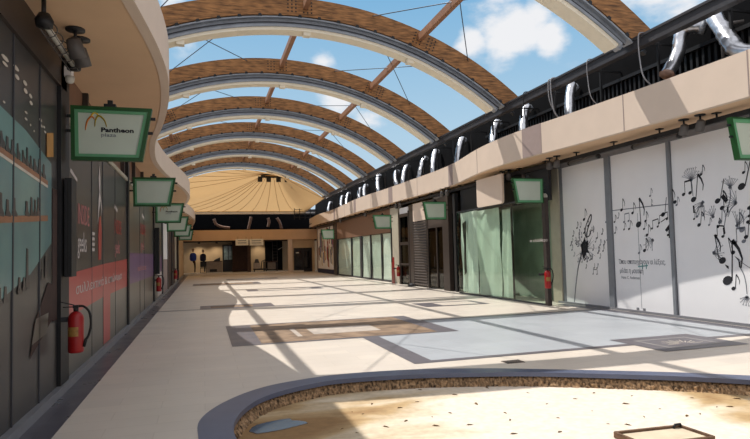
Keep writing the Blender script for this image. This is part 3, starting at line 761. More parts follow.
# lighting rail + fixtures below the right soffit
t = thing('lighting_rail', 'long black lighting rail hung under the right soffit', 'rail', (9.55,25,3.98))
m = MB(); m.box((9.51,3,3.95),(9.60,51,4.05)); m.build('rail_bar', BLACK, t)
hp = None
for k in range(32):
    y = 4.2+k*1.45
    if hp is None:
        m = MB(); m.box((9.54,y-.012,4.05),(9.57,y+.012,4.13)); m.box((9.49,y-.06,4.13),(9.62,y+.06,4.15)); hp = m.build('hanger', BLACK, t)
    else:
        o = hp.copy(); COL.objects.link(o); o.parent = t; o.location = hp.location+Vector((0,k*1.45,0))
def rspot(y, lb): return dup(sp0, (9.36,y,4.15), lb)
for y, lb in ((8.75,'spotlight under the right soffit, right one of the pair near the cut off sign'),(9.15,'spotlight under the right soffit, left one of the pair near the cut off sign'),
              (13.5,'spotlight under the right soffit at the white hoarding corner, right of its pair'),(13.85,'spotlight under the right soffit at the white hoarding corner, left of its pair'),
              (16.1,'spotlight over the green glass shop, right of its pair'),(16.5,'spotlight over the green glass shop, left of its pair'),
              (20.9,'spotlight over the dark pillar right of the shutter shop, right of its pair'),(21.4,'spotlight over the dark pillar right of the shutter shop, left of its pair'),
              (26.6,'spotlight over the beige pillar beside the papered windows, right of its pair'),(27.2,'spotlight over the beige pillar beside the papered windows, left of its pair'),
              (33,'spotlight above the papered windows'),(39.5,'spotlight at the far end of the right soffit')):
    rspot(y, lb)
def tubelight(y0, y1, lb):
    t = thing('tube_light', lb, 'light', (9.5,(y0+y1)/2,3.86), 'tube lights under the right rail')
    m = MB(); m.tube([(9.5,y0,3.88),(9.5,y1,3.88)], .055, 12); m.build('housing', FIX, t)
    m = MB(); m.tube([(9.5,y0-.06,3.88),(9.5,y0,3.88)], .06, 12); m.build('end_cap', BLACK, t)
    m = MB(); m.tube([(9.5,y1,3.88),(9.5,y1+.06,3.88)], .06, 12); m.build('end_cap', BLACK, t)
    m = MB(); m.box((9.49,(y0+y1)/2-.02,3.92),(9.53,(y0+y1)/2+.02,3.96)); m.build('clip', BLACK, t)
tubelight(9.45,10.7,'dark tube light under the right soffit between the second and third hoarding panels')
tubelight(12.0,13.1,'dark tube light under the right soffit above the first hoarding panel')
tubelight(16.8,17.6,'dark tube light in front of the beige box over the green glass shop')
tubelight(21.6,22.6,'dark tube light above the dark glass door on the right')

# wall behind the right shops
m = MB(); m.box((11.4,1,0),(11.6,54,4.15)); struct('wall_right', m, DARKIN)
m = MB(); m.box((10.02,1,3.93),(10.2,14.9,4.15)); struct('trim_8', m, KERB)
m = MB(); m.box((9.98,1,0),(10.12,14.6,.06)); struct('baseboard_right', m, KERB)

# --- white hoarding with music mural
XR = 10.05
hd = thing('white_hoarding', 'white hoarding panels printed with black music notes and dandelions at right', 'hoarding', (XR,10,0))
for a, b in ((4.0,10.22),(10.34,12.2),(12.42,14.5)):
    m = MB(); m.box((XR,a,.06),(XR+.05,b,3.93)); m.build('panel', WHITE, hd)
for a, b, mt in ((12.22,12.40,GREYP),(10.24,10.32,GREYP),(14.42,14.86,JAMB)):
    m = MB(); m.box((XR-.05,a,.02),(XR+.06,b,3.95)); m.build('post', mt, hd)
m = MB(); m.box((XR-.012,14.28,.06),(XR+.02,14.42,3.93)); m.build('edge_strip', GREYP, hd)
m = MB(); m.box((XR-.004,11.33,.1),(XR,11.338,2.4)); m.build('door_seam', GREYP, hd)
m = MB(); m.box((XR-.004,10.34,2.52),(XR,12.2,2.54)); m.build('rail_line', INKG, hd)
for y in (11.25,11.46):
    m = MB(); m.box((XR-.02,y-.03,.06),(XR,y+.03,.12)); m.build('floor_bolt', KERB, hd)
XD = XR-.003
def W(x, y): p = onX(x, y, XD); return p.y, p.z
dk = MB(); dg_ = MB()
def dec(mb, poly): mb.plate((XD,0,0), EY, EZ, -EX, poly, .002)
def strok(mb, pts, w0, w1=None):   # tapered stroke in the wall plane
    w1 = w0 if w1 is None else w1; P_ = [Vector(p) for p in pts]; n = len(P_); L = []; R_ = []
    for i, p in enumerate(P_):
        d = P_[min(i+1,n-1)]-P_[max(i-1,0)]; d.normalize(); nn = Vector((-d.y,d.x)); w = (w0+(w1-w0)*i/(n-1))/2
        L.append(p+nn*w); R_.append(p-nn*w)
    for i in range(n-1): dec(mb, [tuple(L[i]),tuple(L[i+1]),tuple(R_[i+1]),tuple(R_[i])])
def oval(mb, y, z, a, b, rot=.5, n=12):
    dec(mb, [(y+a*cos(t)*cos(rot)-b*sin(t)*sin(rot), z+a*cos(t)*sin(rot)+b*sin(t)*cos(rot)) for t in [2*pi*k/n for k in range(n)]])
def note(mb, x, y, h, flip=1, lean=.15, flag=True, sz=1.0):
    # px of the head; the photo's right is -Y on this wall
    h *= .7; a, z = W(x, y); r = .15*h*sz
    oval(mb, a, z, r*1.15, r*.85, -.5)
    s0 = (a-flip*r, z); s1 = (a-flip*r-lean*h*.6, z+h)
    strok(mb, [s0, s1], .024*h+.006)
    if flag: strok(mb, [s1, (s1[0]-.16*h, s1[1]-.22*h), (s1[0]-.24*h, s1[1]-.45*h), (s1[0]-.2*h, s1[1]-.68*h)], .1*h, .02*h)
def pair(mb, x, y, h, w, tilt=.1):
    h *= .75; w *= .8; a, z = W(x, y); r = .16*h
    for k in (0, 1):
        aa = a-k*w; zz = z+k*tilt*w
        oval(mb, aa, zz, r*1.1, r*.8, -.4); strok(mb, [(aa-r,zz),(aa-r,zz+h)], .03*h+.005)
    strok(mb, [(a-r,z+h),(a-r-w,z+h+tilt*w)], .13*h)
def puff(mb, x, y, r, ang, n=9, spread=1.5):
    a, z = W(x, y); r *= .8
    for k in range(n):
        t = ang+(k/(n-1)-.5)*spread*2
        L_ = r*rnd.uniform(.6,1.1)
        e = (a+L_*cos(t), z+L_*sin(t)); mid = (a+.5*L_*cos(t+.12), z+.5*L_*sin(t+.12))
        strok(mb, [(a,z),mid,e], .012, .006)
        for q in (-.35,.35): strok(mb, [e,(e[0]+.16*r*cos(t+q), e[1]+.16*r*sin(t+q))], .008, .004)
    oval(mb, a, z, .028, .04, ang)
def stemline(mb, pxs, w0=.02, w1=.012): strok(mb, spl2([W(*p) for p in pxs]), w0, w1)
def spl2(pts): return [tuple(v) for v in spline_open(pts, 6)]
# dandelion of notes on the first panel
stemline(dg_, [(574.5,302),(576,285),(578.5,266),(583,250)], .03, .05)
a, z = W(585.5,249); dec(dk, [(a+.14,z-.18),(a+.2,z+.12),(a+.08,z+.22),(a+.02,z+.34),(a-.02,z+.2),(a-.13,z+.24),(a-.1,z-.02),(a-.17,z-.12),(a-.04,z-.1),(a+.1,z-.3)])
for k in range(26):
    t = rnd.uniform(0, 2*pi); L_ = rnd.uniform(.25,.5); strok(dg_, [(a+.12*cos(t),z+.12*sin(t)),(a+L_*cos(t),z+L_*sin(t))], .012, .005)
cl = [W(*p) for p in ((586,238),(588,228),(591,220),(591,214.5),(588.5,219),(585.5,228),(585.5,236),(589,236),(590.5,231))]
strok(dk, spl2(cl), .04, .03)
note(dk, 584, 219.5, .42, 1, .12)
for (x, y, h) in ((573,236,.3),(577,228,.34),(572,250,.3),(574,256,.22),(576,243,.25),(597,238,.3),(602,234,.28),(606,222,.34),(600,245,.3),(598,253,.34),(603,251,.26),(593,250,.3),(590,260,.26),(594,268,.25),(597,268,.25),(582,262,.22),(600,258,.24),(607,240,.26),(571,245,.2),(579,233,.22),(604,245,.22),(586,268,.2),(580,258,.2)):
    note(dk if rnd.random() < .6 else dg_, x, y, h*.75, 1, rnd.uniform(-.2,.3), rnd.random() < .7, 1.1)
pair(dk, 593,274,.16,.2,0)
for k in range(30):
    t = rnd.uniform(0, 2*pi); q = rnd.uniform(.5, 1)
    note(dk if k % 2 else dg_, 587+17*q*cos(t), 245+20*q*sin(t), rnd.uniform(.14,.22), 1, rnd.uniform(-.4,.4), True, 1.25)
# drifting notes on the second panel
note(dk, 621.5,210,.4,1,.1); note(dk, 632.5,213,.36,1,.1); note(dk, 638.5,224.5,.9,1,-.05,True,.85); note(dk, 645.5,221,.32,1,.05)
note(dk, 644,229,.28,1); note(dk, 647,235,.35,1,.2); note(dk, 663,214.5,.55,1,.3,False,.95)
note(dg_, 650,196,.26,1); note(dg_, 652,205,.2,-1); pair(dk, 652,228.5,.24,.22,.2); pair(dk, 659,223,.22,.3,.3); pair(dg_, 624,222,.26,.2,.1)
note(dk, 624,229.5,.24,1); note(dk, 629,229,.3,1,.3); note(dk, 614.5,222,.26,1); note(dk, 615,233,.24,1); note(dk, 668,235,.3,1); note(dg_, 618,218,.2,1)
strok(dk, [W(661,222),W(668,217)], .02); dec(dk, [W(665,230),W(670,223),W(671,226),W(667,232)])
dec(dk, [W(668.3,226),W(669.6,226),W(669.8,238),W(668.8,238)])
puff(dg_, 653,240,.34,-.5,8,.9); note(dk, 644.5,250.5,.42,1,.15); note(dg_, 639,253,.3,1)
# right panel: dandelion heads, stems, notes
note(dk, 675,202,.42,-1,-.1); note(dg_, 676.5,205,.26,1); pair(dk, 683.5,194.5,.36,.22,.1)
note(dk, 693.5,199.5,.75,1,.25,True,.8); note(dk, 701,174.5,.28,1,.2)
puff(dg_, 691,180.5,.36,pi/2,12,1.1); stemline(dg_, [(691.5,182),(692.5,190),(693,196)])
puff(dg_, 703,202,.3,-.9,7,.7); stemline(dg_, [(703,203),(699,208),(696,214)])
dec(dk, [W(692.8,205.5),W(694.4,205.5),W(694.8,213),W(693.3,213)])
pair(dg_, 697,216.5,.26,.2,.1); note(dk, 699,225,.4,1,.25); note(dg_, 709,225,.22,1); note(dk, 694,219,.22,1)
note(dk, 717.5,201,.62,1,.45,False,.9); note(dk, 722,208,.5,1,.0,True,.9); strok(dk, [W(722,195.5),W(727,201.5)], .09)
puff(dg_, 730,187.5,.26,pi/2,9,.9); stemline(dg_, [(730,189),(730.5,196),(729,204),(726,216),(724,228)], .02,.014)
puff(dg_, 736,203,.34,.4,9,1.2); stemline(dg_, [(736,204),(731,209),(728,217)])
dec(dk, [W(727,206.5),W(728.6,206.5),W(728.4,212.5),W(726.8,212.5)]); dec(dk, [W(722.8,228),W(724.5,226.5),W(725.4,233.5),W(723.6,235)])
note(dk, 741.5,186.5,.95,1,.5,False,.75); note(dk, 743.5,172.5,.3,1,.1); note(dk, 718,227,.26,1); puff(dg_, 713,217,.24,1.2,7,.8)
pair(dk, 716,236,.28,.2,-.1); note(dg_, 720,222,.4,1); pair(dg_, 735,242.5,.36,.24,.1); puff(dg_, 737,226,.36,1.9,8,.6)
note(dk, 746,237,.4,1,.2); note(dg_, 742,230,.5,-1,.1); note(dk, 748,222,.36,1,.1); note(dk, 749,208,.36,1,.1); pair(dk, 749,216,.26,.3,0)
# lower cluster
puff(dg_, 713.5,253,.3,pi*.95,8,1.0); stemline(dg_, [(715,253),(719,256),(722,260)])
note(dk, 722.5,260.5,.75,-1,-.25,True,.95); note(dk, 733,252.5,.42,-1,-.25,True,1.0)
note(dk, 727.5,280.5,1.15,1,.12,True,.85); dec(dk, [W(738.4,260.5),W(740.4,262),W(740.8,268.5),W(739,267)])
dec(dk, [W(725,264.5),W(728.5,266),W(729,269),W(727,268)]); dec(dk, [W(734.6,256),W(739.6,259.5),W(738.5,261)])
note(dk, 733.5,288.5,.4,1,.2); stemline(dg_, [(740.5,268),(744,275),(746,284),(747,294)], .02,.014); puff(dg_, 747,297,.24,-pi/2,8,1.3)
stemline(dg_, [(738,259),(744,264),(750,268)], .014,.01)
dk.build('black_mural_print', INK, hd); dg_.build('grey_mural_print', INKG, hd)
y1_, z1_ = W(618.8,263.8); y2_, z2_ = W(619.8,272.6)
text('first_line', 'Όπου αποτυγχάνουν οι λέξεις,', .165, (XD,y1_,z1_), (0,-1,0), EZ, INKG, hd, .63, bold=.001)
text('second_line', 'μιλάει η μουσική', .165, (XD,y2_,z2_), (0,-1,0), EZ, INKG, hd, .63, bold=.001)
y3_, z3_ = W(621.5,278.5); text('third_line', 'Hans C. Andersen', .10, (XD,y3_,z3_), (0,-1,0), EZ, INKG, hd, .85)
tl = MB(); dec(tl, [W(638,266),W(648,265),W(648,266.2),W(638,267.3)]); dec(tl, [W(642,263.5),W(643,263.4),W(643,269),W(642,269)]); dec(tl, [W(646,263.5),W(646.8,263.4),W(646.8,269),W(646,269)])
tl.build('teal_mark', mat('teal_ink', (110,160,156), .6), hd)

# --- green glass shop
gs = thing('glass_shop', 'curved green glass shop front with paper sheets behind its panes', 'shop front', (9.2,16.5,0))
ZG = 3.04
XG = 9.2
gp = []  # plan outline of the glass, far rounded corner
for y in (14.08,14.9,15.9,16.75,17.9,19.0,19.6): gp.append((XG,y))
for k in range(1,7):
    a = k/6*pi/2; gp.append((XG+.55*(1-cos(a)), 19.6+.6*sin(a)))
def ribbon(mb, pts, z0, z1, th=.012):
    for (a, b) in zip(pts[:-1], pts[1:]):
        mb.hexa([(a[0],a[1],z0),(b[0],b[1],z0),(b[0]+th,b[1],z0),(a[0]+th,a[1],z0),(a[0],a[1],z1),(b[0],b[1],z1),(b[0]+th,b[1],z1),(a[0]+th,a[1],z1)])
for lo, hi in ((0,2),(2,4),(4,6),(6,12)):
    m = MB(); ribbon(m, gp[lo:hi+1], .04, ZG); m.build('glass_pane', GLG, gs)
m = MB(); ribbon(m, [(x+.0,y) for x,y in gp], 0, .05, .05); ribbon(m, gp, ZG, ZG+.04, .05); m.build('rail', DGREY, gs)
m = MB(); m.box((9.2,13.93,0),(9.32,14.08,3.04)); m.build('end_post', FRAMEB, gs)
def sheet(y0, y1, z0, z1, x, mt, seed, amp=.03, nm='paper_sheet'):
    r_ = random.Random(seed); mb = MB(); n1, n2 = 10, 12; vs = []
    ph = r_.uniform(0,6)
    for i in range(n1+1):
        for j in range(n2+1):
            y = y0+(y1-y0)*i/n1; z = z0+(z1-z0)*j/n2
            vs.append((x+amp*sin(i*1.3+ph+.25*j)+amp*.5*sin(j*.8+i*.6), y+.02*sin(j*.9+ph), z))
    f = [(i*(n2+1)+j,(i+1)*(n2+1)+j,(i+1)*(n2+1)+j+1,i*(n2+1)+j+1) for i in range(n1) for j in range(n2)]
    mb.add(vs, f, True); return mb.build(nm, mt, gs_cur)
gs_cur = gs
sheet(16.7,18.3,.06,ZG-.05,9.30,PAPERG,1); sheet(18.35,19.2,.06,ZG-.02,9.32,PAPER,2); sheet(19.25,19.85,.06,ZG-.02,9.42,PAPER,3,.02)
sheet(15.95,16.65,.06,2.9,9.36,PAPERG,5,.03)
m = MB(); m.plate((9.27,0,0), EY, EZ, EX, [(19.2,.8),(19.38,.7),(19.34,1.8),(19.45,2.6),(19.12,2.7),(19.18,1.8)], .012); m.build('torn_gap_backing', FRAMEB, gs)
m = MB(); m.box((9.25,15.85,0),(9.3,15.9,ZG)); m.build('mullion', FRAMEB, gs)
m = MB(); m.box((10.4,13.7,0),(10.45,20.2,3.9)); m.build('back_wall', mat('dim_green_wall', (150,166,146), .8, var=.2, scale=1.5), gs)
text('window_lettering', 'α. ελεύθερο', .12, (XG-.004,14.75,1.80), (0,-1,0), EZ, PRWHITE, gs, 1.3)
# beige sign box standing proud above the glass
m = MB(); poly = [(16.05,3.06),(17.6,3.06),(17.7,3.1),(17.7,4.0),(15.95,4.0),(15.95,3.16),(15.98,3.09)]
m.plate((9.02,0,0), EY, EZ, EX, poly, .07)
o = m.build('sign_box', BEIGE); tag(o, 'beige rounded sign box above the green glass shop', 'sign box')
m = MB(); m.box((9.6,14.3,3.0),(9.7,20.2,4.1)); m.build('header_recess', BLACK, gs)
m = MB(); m.tube([(9.4,14.2,3.1),(9.4,15.7,3.1)], .09, 10); o = m.build('white_pipe', DIFF); tag(o, 'short white pipe lying in the dark recess beside the beige sign box', 'pipe')
m = MB(); m.tube([(9.4,15.3,3.2),(9.4,15.3,3.9)], .05, 10); o = m.build('grey_pipe', FIX); tag(o, 'upright grey pipe in the dark recess beside the beige sign box', 'pipe')

# --- shutter shop with dark glass door
gs = thing('shutter_shop', 'dark shop front with ribbed brown shutter and black glass door', 'shop front', (9.5,23,0)); gs_cur = gs
XS = 9.5
m = MB(); m.box((XS-.12,20.95,0),(XS+.15,21.55,3.85)); m.build('pillar', FRAMEB, gs)
m = MB(); m.box((XS-.06,20.42,0),(XS+.1,20.62,3.85)); m.build('slim_post', BLACK, gs)
m = MB(); m.box((XS+.05,20.6,.05),(XS+.07,20.95,3.1)); m.build('side_glass', GLD, gs)
m = MB(); m.box((XS+.3,20.5,.9),(XS+.34,21,3.2)); m.build('red_backboard', REDB, gs)
m = MB(); m.box((XS,23.45,0),(XS+.14,23.6,3.85)); m.box((XS-.02,25.2,0),(XS+.14,25.75,3.85)); m.box((XS,21.55,2.62),(XS+.12,23.5,2.72)); m.box((XS,21.55,3.06),(XS+.12,23.5,3.85)); m.build('frame', FRAMEB, gs)
m = MB(); N = 24
for k in range(N): 
    z0 = .05+k*2.95/N
    m.add([(XS+.02,23.6,z0),(XS+.02,25.2,z0),(XS-.03,25.2,z0+.06),(XS-.03,23.6,z0+.06),(XS+.02,25.2,z0+2.95/N),(XS+.02,23.6,z0+2.95/N)], [(0,1,2,3),(3,2,4,5)])
m.build('roller_shutter', SHUT, gs)
m = MB(); m.box((XS-.02,23.6,3.02),(XS+.06,25.2,3.85)); m.build('top_panel', BEIGE, gs)
m = MB(); m.box((XS+.04,21.55,.05),(XS+.06,23.45,2.62)); m.build('door_glass', GLD, gs)
m = MB(); m.box((XS+.0,22.45,.05),(XS+.05,22.53,2.62)); m.box((XS-.05,22.62,.9),(XS-.03,22.65,1.4)); m.build('door_stile', FRAMEB, gs)
m = MB(); m.box((XS+.02,21.55,2.72),(XS+.05,23.45,3.06)); m.build('transom_panel', SHUT, gs)
m = MB(); m.box((XS+.8,20.4,0),(XS+.85,25.7,3.8)); m.build('back_wall', DARKIN, gs)
m = MB(); m.lathe([(.0,0),(.16,.0),(.2,.03),(.12,.12),(.03,.15)], (9.25,25.0,0.003), 12); o = m.build('cloth_heap', DGREY); tag(o, 'small dark heap of cloth at the foot of the brown shutter', 'cloth')

# --- narrow glazed front beside
gs = thing('narrow_shop', 'narrow glazed shop front left of the brown shutter', 'shop front', (9.5,26.5,0))
m = MB(); m.box((XS-.06,27.25,0),(XS+.3,28.5,3.9)); m.build('pillar', JAMB, gs)
m = MB(); m.box((XS-.08,28.0,0),(XS-.05,28.4,1.35)); m.build('red_board', RED, gs)
m = MB(); m.box((XS-.09,28.25,1.1),(XS-.06,28.42,2.9)); m.build('dark_strip', BLACK, gs)
m = MB(); m.box((XS-.04,27.1,0),(XS+.1,27.25,3.6)); m.box((XS-.04,25.75,0),(XS+.1,25.88,3.6)); m.box((XS-.04,25.8,1.95),(XS+.1,27.2,2.1)); m.box((XS-.04,25.8,.95),(XS+.1,27.2,1.05)); m.box((XS-.04,25.8,3.35),(XS+.1,27.2,3.5)); m.build('frame', FRAMEB, gs)
m = MB(); m.box((XS+.02,25.88,.05),(XS+.04,27.1,3.35)); m.build('glass_pane', GLD, gs)
m = MB(); m.box((XS-.02,25.9,3.5),(XS+.05,27.1,3.8)); m.build('white_lintel', WHITE, gs)
m = MB(); m.box((XS+.9,25.7,0),(XS+.95,27.3,3.8)); m.build('back_wall', mat('dim_taupe_wall', (96,88,78), .8, var=.25, scale=1), gs)

# --- papered windows
gs = thing('papered_shop', 'long shop front of papered green windows under a brown fascia board', 'shop front', (9.7,35.5,0)); gs_cur = gs
XP = 9.7
m = MB(); m.box((XP-.05,28.5,2.7),(XP+.12,43.0,4.05)); m.build('fascia_board', BROWNB, gs)
ed = [28.6,30.9,33.1,35.3,37.8,42.0]
for k, (a, b) in enumerate(zip(ed[:-1], ed[1:])):
    m = MB(); m.box((XP-.03,a+.04,.08),(XP-.015,b-.04,2.68)); m.build('glass_pane', GLC, gs)
    sheet(a+.06, b-.06, .1, 2.66, XP+.05, PAPERG if k % 2 else PAPER, 20+k, .02)
m = MB()
for y in ed: 
    w = .05 if y != 35.3 else .2
    m.box((XP-.05,y-w,0),(XP+.05,y+w,2.7))
m.box((XP-.05,28.6,0),(XP+.05,42,.08)); m.build('frame', DGREY, gs)
m = MB(); m.box((XP-.1,42.0,0),(XP+.2,43.1,3.9)); m.build('end_pillar', FRAMEB, gs)
m = MB(); m.box((XP+.1,28.4,0),(XP+.15,43,4)); m.build('backing', DARKIN, gs)

m = MB(); m.box((10.3,43,0),(10.5,53.4,4.15)); struct('wall_right_far', m, MAUVE)
# --- colourful panel near the back
gs = thing('collage_panel', 'tall colourful collage panel beyond the papered windows', 'panel', (9.9,48,0))
m = MB(); m.box((9.85,43.1,.35),(9.95,50.5,3.85)); m.build('board', WHITE, gs)
m = MB(); m.box((9.8,43.1,0),(9.95,50.5,.35)); m.build('plinth', NAVY, gs)
cols = [(150,60,62),(90,120,70),(196,180,150),(70,80,120),(190,150,90),(120,90,110),(214,206,196),(60,54,58)]
for k in range(70):
    y = rnd.uniform(43.2,50.0); z = rnd.uniform(.45,3.0); w = rnd.uniform(.15,.5); h = rnd.uniform(.4,1.3)
    c = cols[rnd.randrange(8)]
    m = MB(); m.plate((9.85,0,0), EY, EZ, -EX, [(y,z),(y+w*.8,z+.1*h),(y+w,min(3.8,z+h)),(y+w*.3,min(3.84,z+h*1.05))], .003+.0005*k); m.build('print_patch', mat('collage_%d_%d_%d' % c, c, .6), gs)
# collage on the return wall facing the camera

# ================================================================== BACK WALL
m = MB()
m.box((-6,53.2,3.05),(12,53.6,4.0)); struct('trim_30', m, SOFF)
m = MB(); m.box((-6,53.6,4.0),(12,58,4.1)); struct('floor_back_void', m, BLACKW); m = MB(); m.box((-6,57.5,4.0),(12,57.8,6.2)); struct('wall_back_void', m, BLACKW)
m = MB(); m.box((-6,53.2,5.45),(12,53.8,5.62)); struct('trim_31', m, WHITE)
m = MB(); m.box((-6,53.6,5.62),(12,54.3,5.9)); struct('trim_32', m, DGREY)
m = MB(); m.box((-6,57,0),(12,57.3,4)); struct('wall_back', m, BEIGEW)
m = MB(); m.box((-6,53.6,3.0),(12,57,3.06)); struct('ceiling_back', m, DARKIN)
m = MB(); m.box((-6,53.3,0),(9.0,57,.14)); struct('floor_back_step', m, CREAM)
m = MB(); m.box((7.55,53.25,0),(7.95,53.6,3.1)); struct('wall_back_column', m, BEIGE)
m = MB(); m.box((3.85,53.3,.14),(4.15,53.55,3.1)); struct('wall_back_pillar', m, DKBR)
m = MB(); m.box((2.6,55.2,.14),(4.0,55.4,3.05)); struct('wall_back_partition', m, DKBR)
m = MB(); m.box((5.8,56.9,.14),(7.5,57,3.0)); struct('wall_back_opening', m, BLACKW)  # black panel stands in for the unlit depth of an opening
m = MB(); m.box((7.95,53.5,2.25),(10.1,53.6,3.1)); m.box((7.95,53.5,0),(8.1,53.6,2.3)); m.box((9.85,53.5,0),(10.1,53.6,2.3)); struct('wall_back_right', m, BEIGEW)
t = thing('back_door', 'dark double door in the beige back wall by the right corner', 'door', (9,53.5,0))
m = MB(); m.box((8.1,53.52,0),(9.85,53.58,2.25)); m.build('frame', FRAMEB, t)
for a, b in ((8.2,8.95),(9.0,9.75)):
    m = MB(); m.box((a,53.49,.05),(b,53.52,2.2)); lf2 = m.build('leaf', BLACK, t)
    m = MB(); m.box((a+.1,53.485,.3),(b-.1,53.49,2.0)); m.build('pane', mat('dark_pane', (30,32,38), .1, spec=.6), lf2)
m = MB(); m.box((8.3,53.478,1.75),(8.6,53.484,1.85)); m.build('small_notice', DIFF, t)
t = thing('roof_railing', 'dark roof railing at the back right corner under the canopy edge', 'railing', (8.9,52.8,5.0))
for z in (5.05,5.4,5.75):
    m = MB(); m.box((8.1,52.78,z),(10.2,52.84,z+.06)); m.build('rail', BLACK, t)
for x in (8.1,8.6,9.1,9.6,10.1):
    m = MB(); m.box((x,52.77,4.9),(x+.06,52.85,6.0)); m.build('post', BLACK, t)
# bent pipes in the void
for i, (p, lb) in enumerate(((((214,219),(216,224),(222,227),(230,228)),'bent pale pipe at the left of the dark void over the back wall'),(((251,217),(250,222),(248,231)),'straight pale pipe in the middle of the dark void over the back wall'),(((268,218),(269,222),(268,227)),'short pale pipe right of the middle of the dark void'),(((277,218),(280,223),(282,231)),'slanted pale pipe at the right of the dark void over the back wall'))):
    m = MB(); m.tube([Vector(v) for v in spline_open([onY(*q, 55) for q in p])], .14, 10); tag(m.build('bent_pipe', PIPE), lb, 'pipe', 'pipes over the back wall')
# two hanging notice boards
for (x0, x1, lb) in ((235.5,248.5,'white notice sign hung from the back fascia, left of two'),(249.5,263.5,'white notice sign hung from the back fascia, right of two')):
    a = onY(x0,239,53.1); b = onY(x1,245.3,53.1)
    t = thing('notice_sign', lb, 'sign', ((a.x+b.x)/2,53.1,b.z), 'notice signs on the back fascia')
    m = MB(); m.box((a.x,53.08,b.z),(b.x,53.14,a.z)); m.build('board', mat('notice_white', (232,228,214), .6), t)
    m = MB()
    for k in range(2): m.box((a.x+.2,53.075,b.z+.2+k*.2),(b.x-.2,53.08,b.z+.26+k*.2))
    m.build('lettering_lines', INKG, t)
    m = MB(); m.box((a.x+.2,53.1,a.z),(a.x+.22,53.12,a.z+.2)); m.box((b.x-.22,53.1,a.z),(b.x-.2,53.12,a.z+.2)); m.build('hangers', BLACK, t)
# dark cabinet / glass door at the back
t = thing('display_cabinet', 'tall dark glazed cabinet against the beige back wall', 'cabinet', (2.25,56.6,.14))
m = MB(); m.box((1.75,56.5,.14),(2.8,56.98,2.75)); m.build('body', BLACK, t)
m = MB(); m.box((1.88,56.47,1.3),(2.67,56.5,2.6)); m.build('glass_door', mat('pale_teal_pane', (110,130,130), .15, var=.5, scale=3), t)
m = MB(); m.box((2.24,56.46,.2),(2.3,56.48,2.7)); m.build('stile', BLACK, t)
# counter with things on it
t = thing('counter', 'pale counter desk against the back wall beside the dark cabinet', 'counter', (.9,56.2,.14))
m = MB(); m.box((.25,55.9,.14),(1.65,56.5,1.15)); m.build('body', mat('taupe_counter', (150,134,120), .7), t)
m = MB(); m.box((.2,55.85,1.15),(1.7,56.55,1.2)); m.build('top', DKBR, t)
m = MB(); m.box((.55,55.88,.2),(1.2,55.9,.45)); m.build('kick_shade_plate', BLACK, t)  # flat black plate paints the shade of a kick recess
m = MB(); m.hexa([(.9,56.0,1.2),(1.5,56.0,1.2),(1.5,56.3,1.2),(.9,56.3,1.2),(1.0,56.05,1.32),(1.5,56.05,1.55),(1.5,56.25,1.55),(1.0,56.25,1.32)]); tag(m.build('dark_bundle', BLACK), 'black bundle lying on the pale counter at the back', 'bundle')
def mannequin(x, y, z, h, top, bot, lb, lean=0.0):
    t = thing('mannequin', lb, 'mannequin', (x,y,z), 'dressed mannequins at the back'); s = h/1.8
    def sk(name, chains, mt):
        me = bpy.data.meshes.new(name); vs = []; ed_ = []; rad = []
        for ch in chains:
            b0 = len(vs)
            for k, (p, r) in enumerate(ch):
                vs.append((p[0]*s,p[1]*s,p[2]*s)); rad.append(r*s)
                if k: ed_.append((b0+k-1,b0+k))
        vs = [(v[0]*1.55,v[1],v[2]) for v in vs]; me.from_pydata(vs, ed_, []); o = bpy.data.objects.new(name, me); COL.objects.link(o)
        md = o.modifiers.new('s', 'SKIN'); 
        for i, r in enumerate(rad): me.skin_vertices[0].data[i].radius = (r*1.3, r*.8) if name != 'head' else (r, r)
        done = set()
        sb = o.modifiers.new('u', 'SUBSURF'); sb.levels = 1; sb.render_levels = 1
        dg = bpy.context.evaluated_depsgraph_get(); dg.update()
        m2 = bpy.data.meshes.new_from_object(o.evaluated_get(dg)); bpy.data.objects.remove(o)
        m2.name = name; m2.materials.clear(); m2.materials.append(mt)
        for p in m2.polygons: p.use_smooth = True
        q = bpy.data.objects.new(name, m2); COL.objects.link(q); q.parent = t; WOFF[q.name] = WOFF[t.name].copy()
    sk('head', [[((0,0,1.5),.05),((0,0,1.58),.07),((0,-.01,1.68),.1),((0,0,1.78),.08)]], SKINM)
    sk('shirt', [[((0,0,.85),.2),((0,0,1.1),.19),((0,0,1.35),.2),((0,0,1.48),.1)],[((.17,0,1.4),.08),((.26,0,1.15),.065),((.25,-.05,.88),.055)],[((-.17,0,1.4),.08),((-.26,0,1.15),.065),((-.25,-.05,.88),.055)]], top)
    sk('trousers', [[((0,0,.92),.17),((.07,0,.78),.1),((.08,0,.45),.075),((.07,.0,.06),.06)],[((-.07,0,.78),.1),((-.08,0,.45),.075),((-.07,.0,.06),.06)]], bot)
    m = MB(); m.lathe([(.22*s,0),(.22*s,.02),(.03,.03)], (x,y,z), 16); m.build('base_plate', BLACK, t)
    return t
mannequin(-.9,53.75,.14,2.3,BLUE,DKBR,'mannequin in a bright blue shirt before the back wall at left')
mannequin(-.05,55.2,.14,2.2,NAVY,NAVY,'mannequin in dark navy clothes between the blue one and the counter')
t = thing('office_chair', 'dark chair standing beside the navy mannequin at the back', 'chair', (-.05,54.5,.14))
m = MB(); m.box((-.3,54.3,.58),(.25,54.8,.66)); m.build('seat', BLACK, t)
m = MB(); m.box((-.3,54.76,.7),(.25,54.82,1.2)); m.build('backrest', BLACK, t)
for x, y in ((-.28,54.32),(.22,54.32),(-.28,54.78),(.22,54.78)):
    m = MB(); m.box((x-.02,y-.02,.14),(x+.02,y+.02,.6)); m.build('leg', BLACK, t)
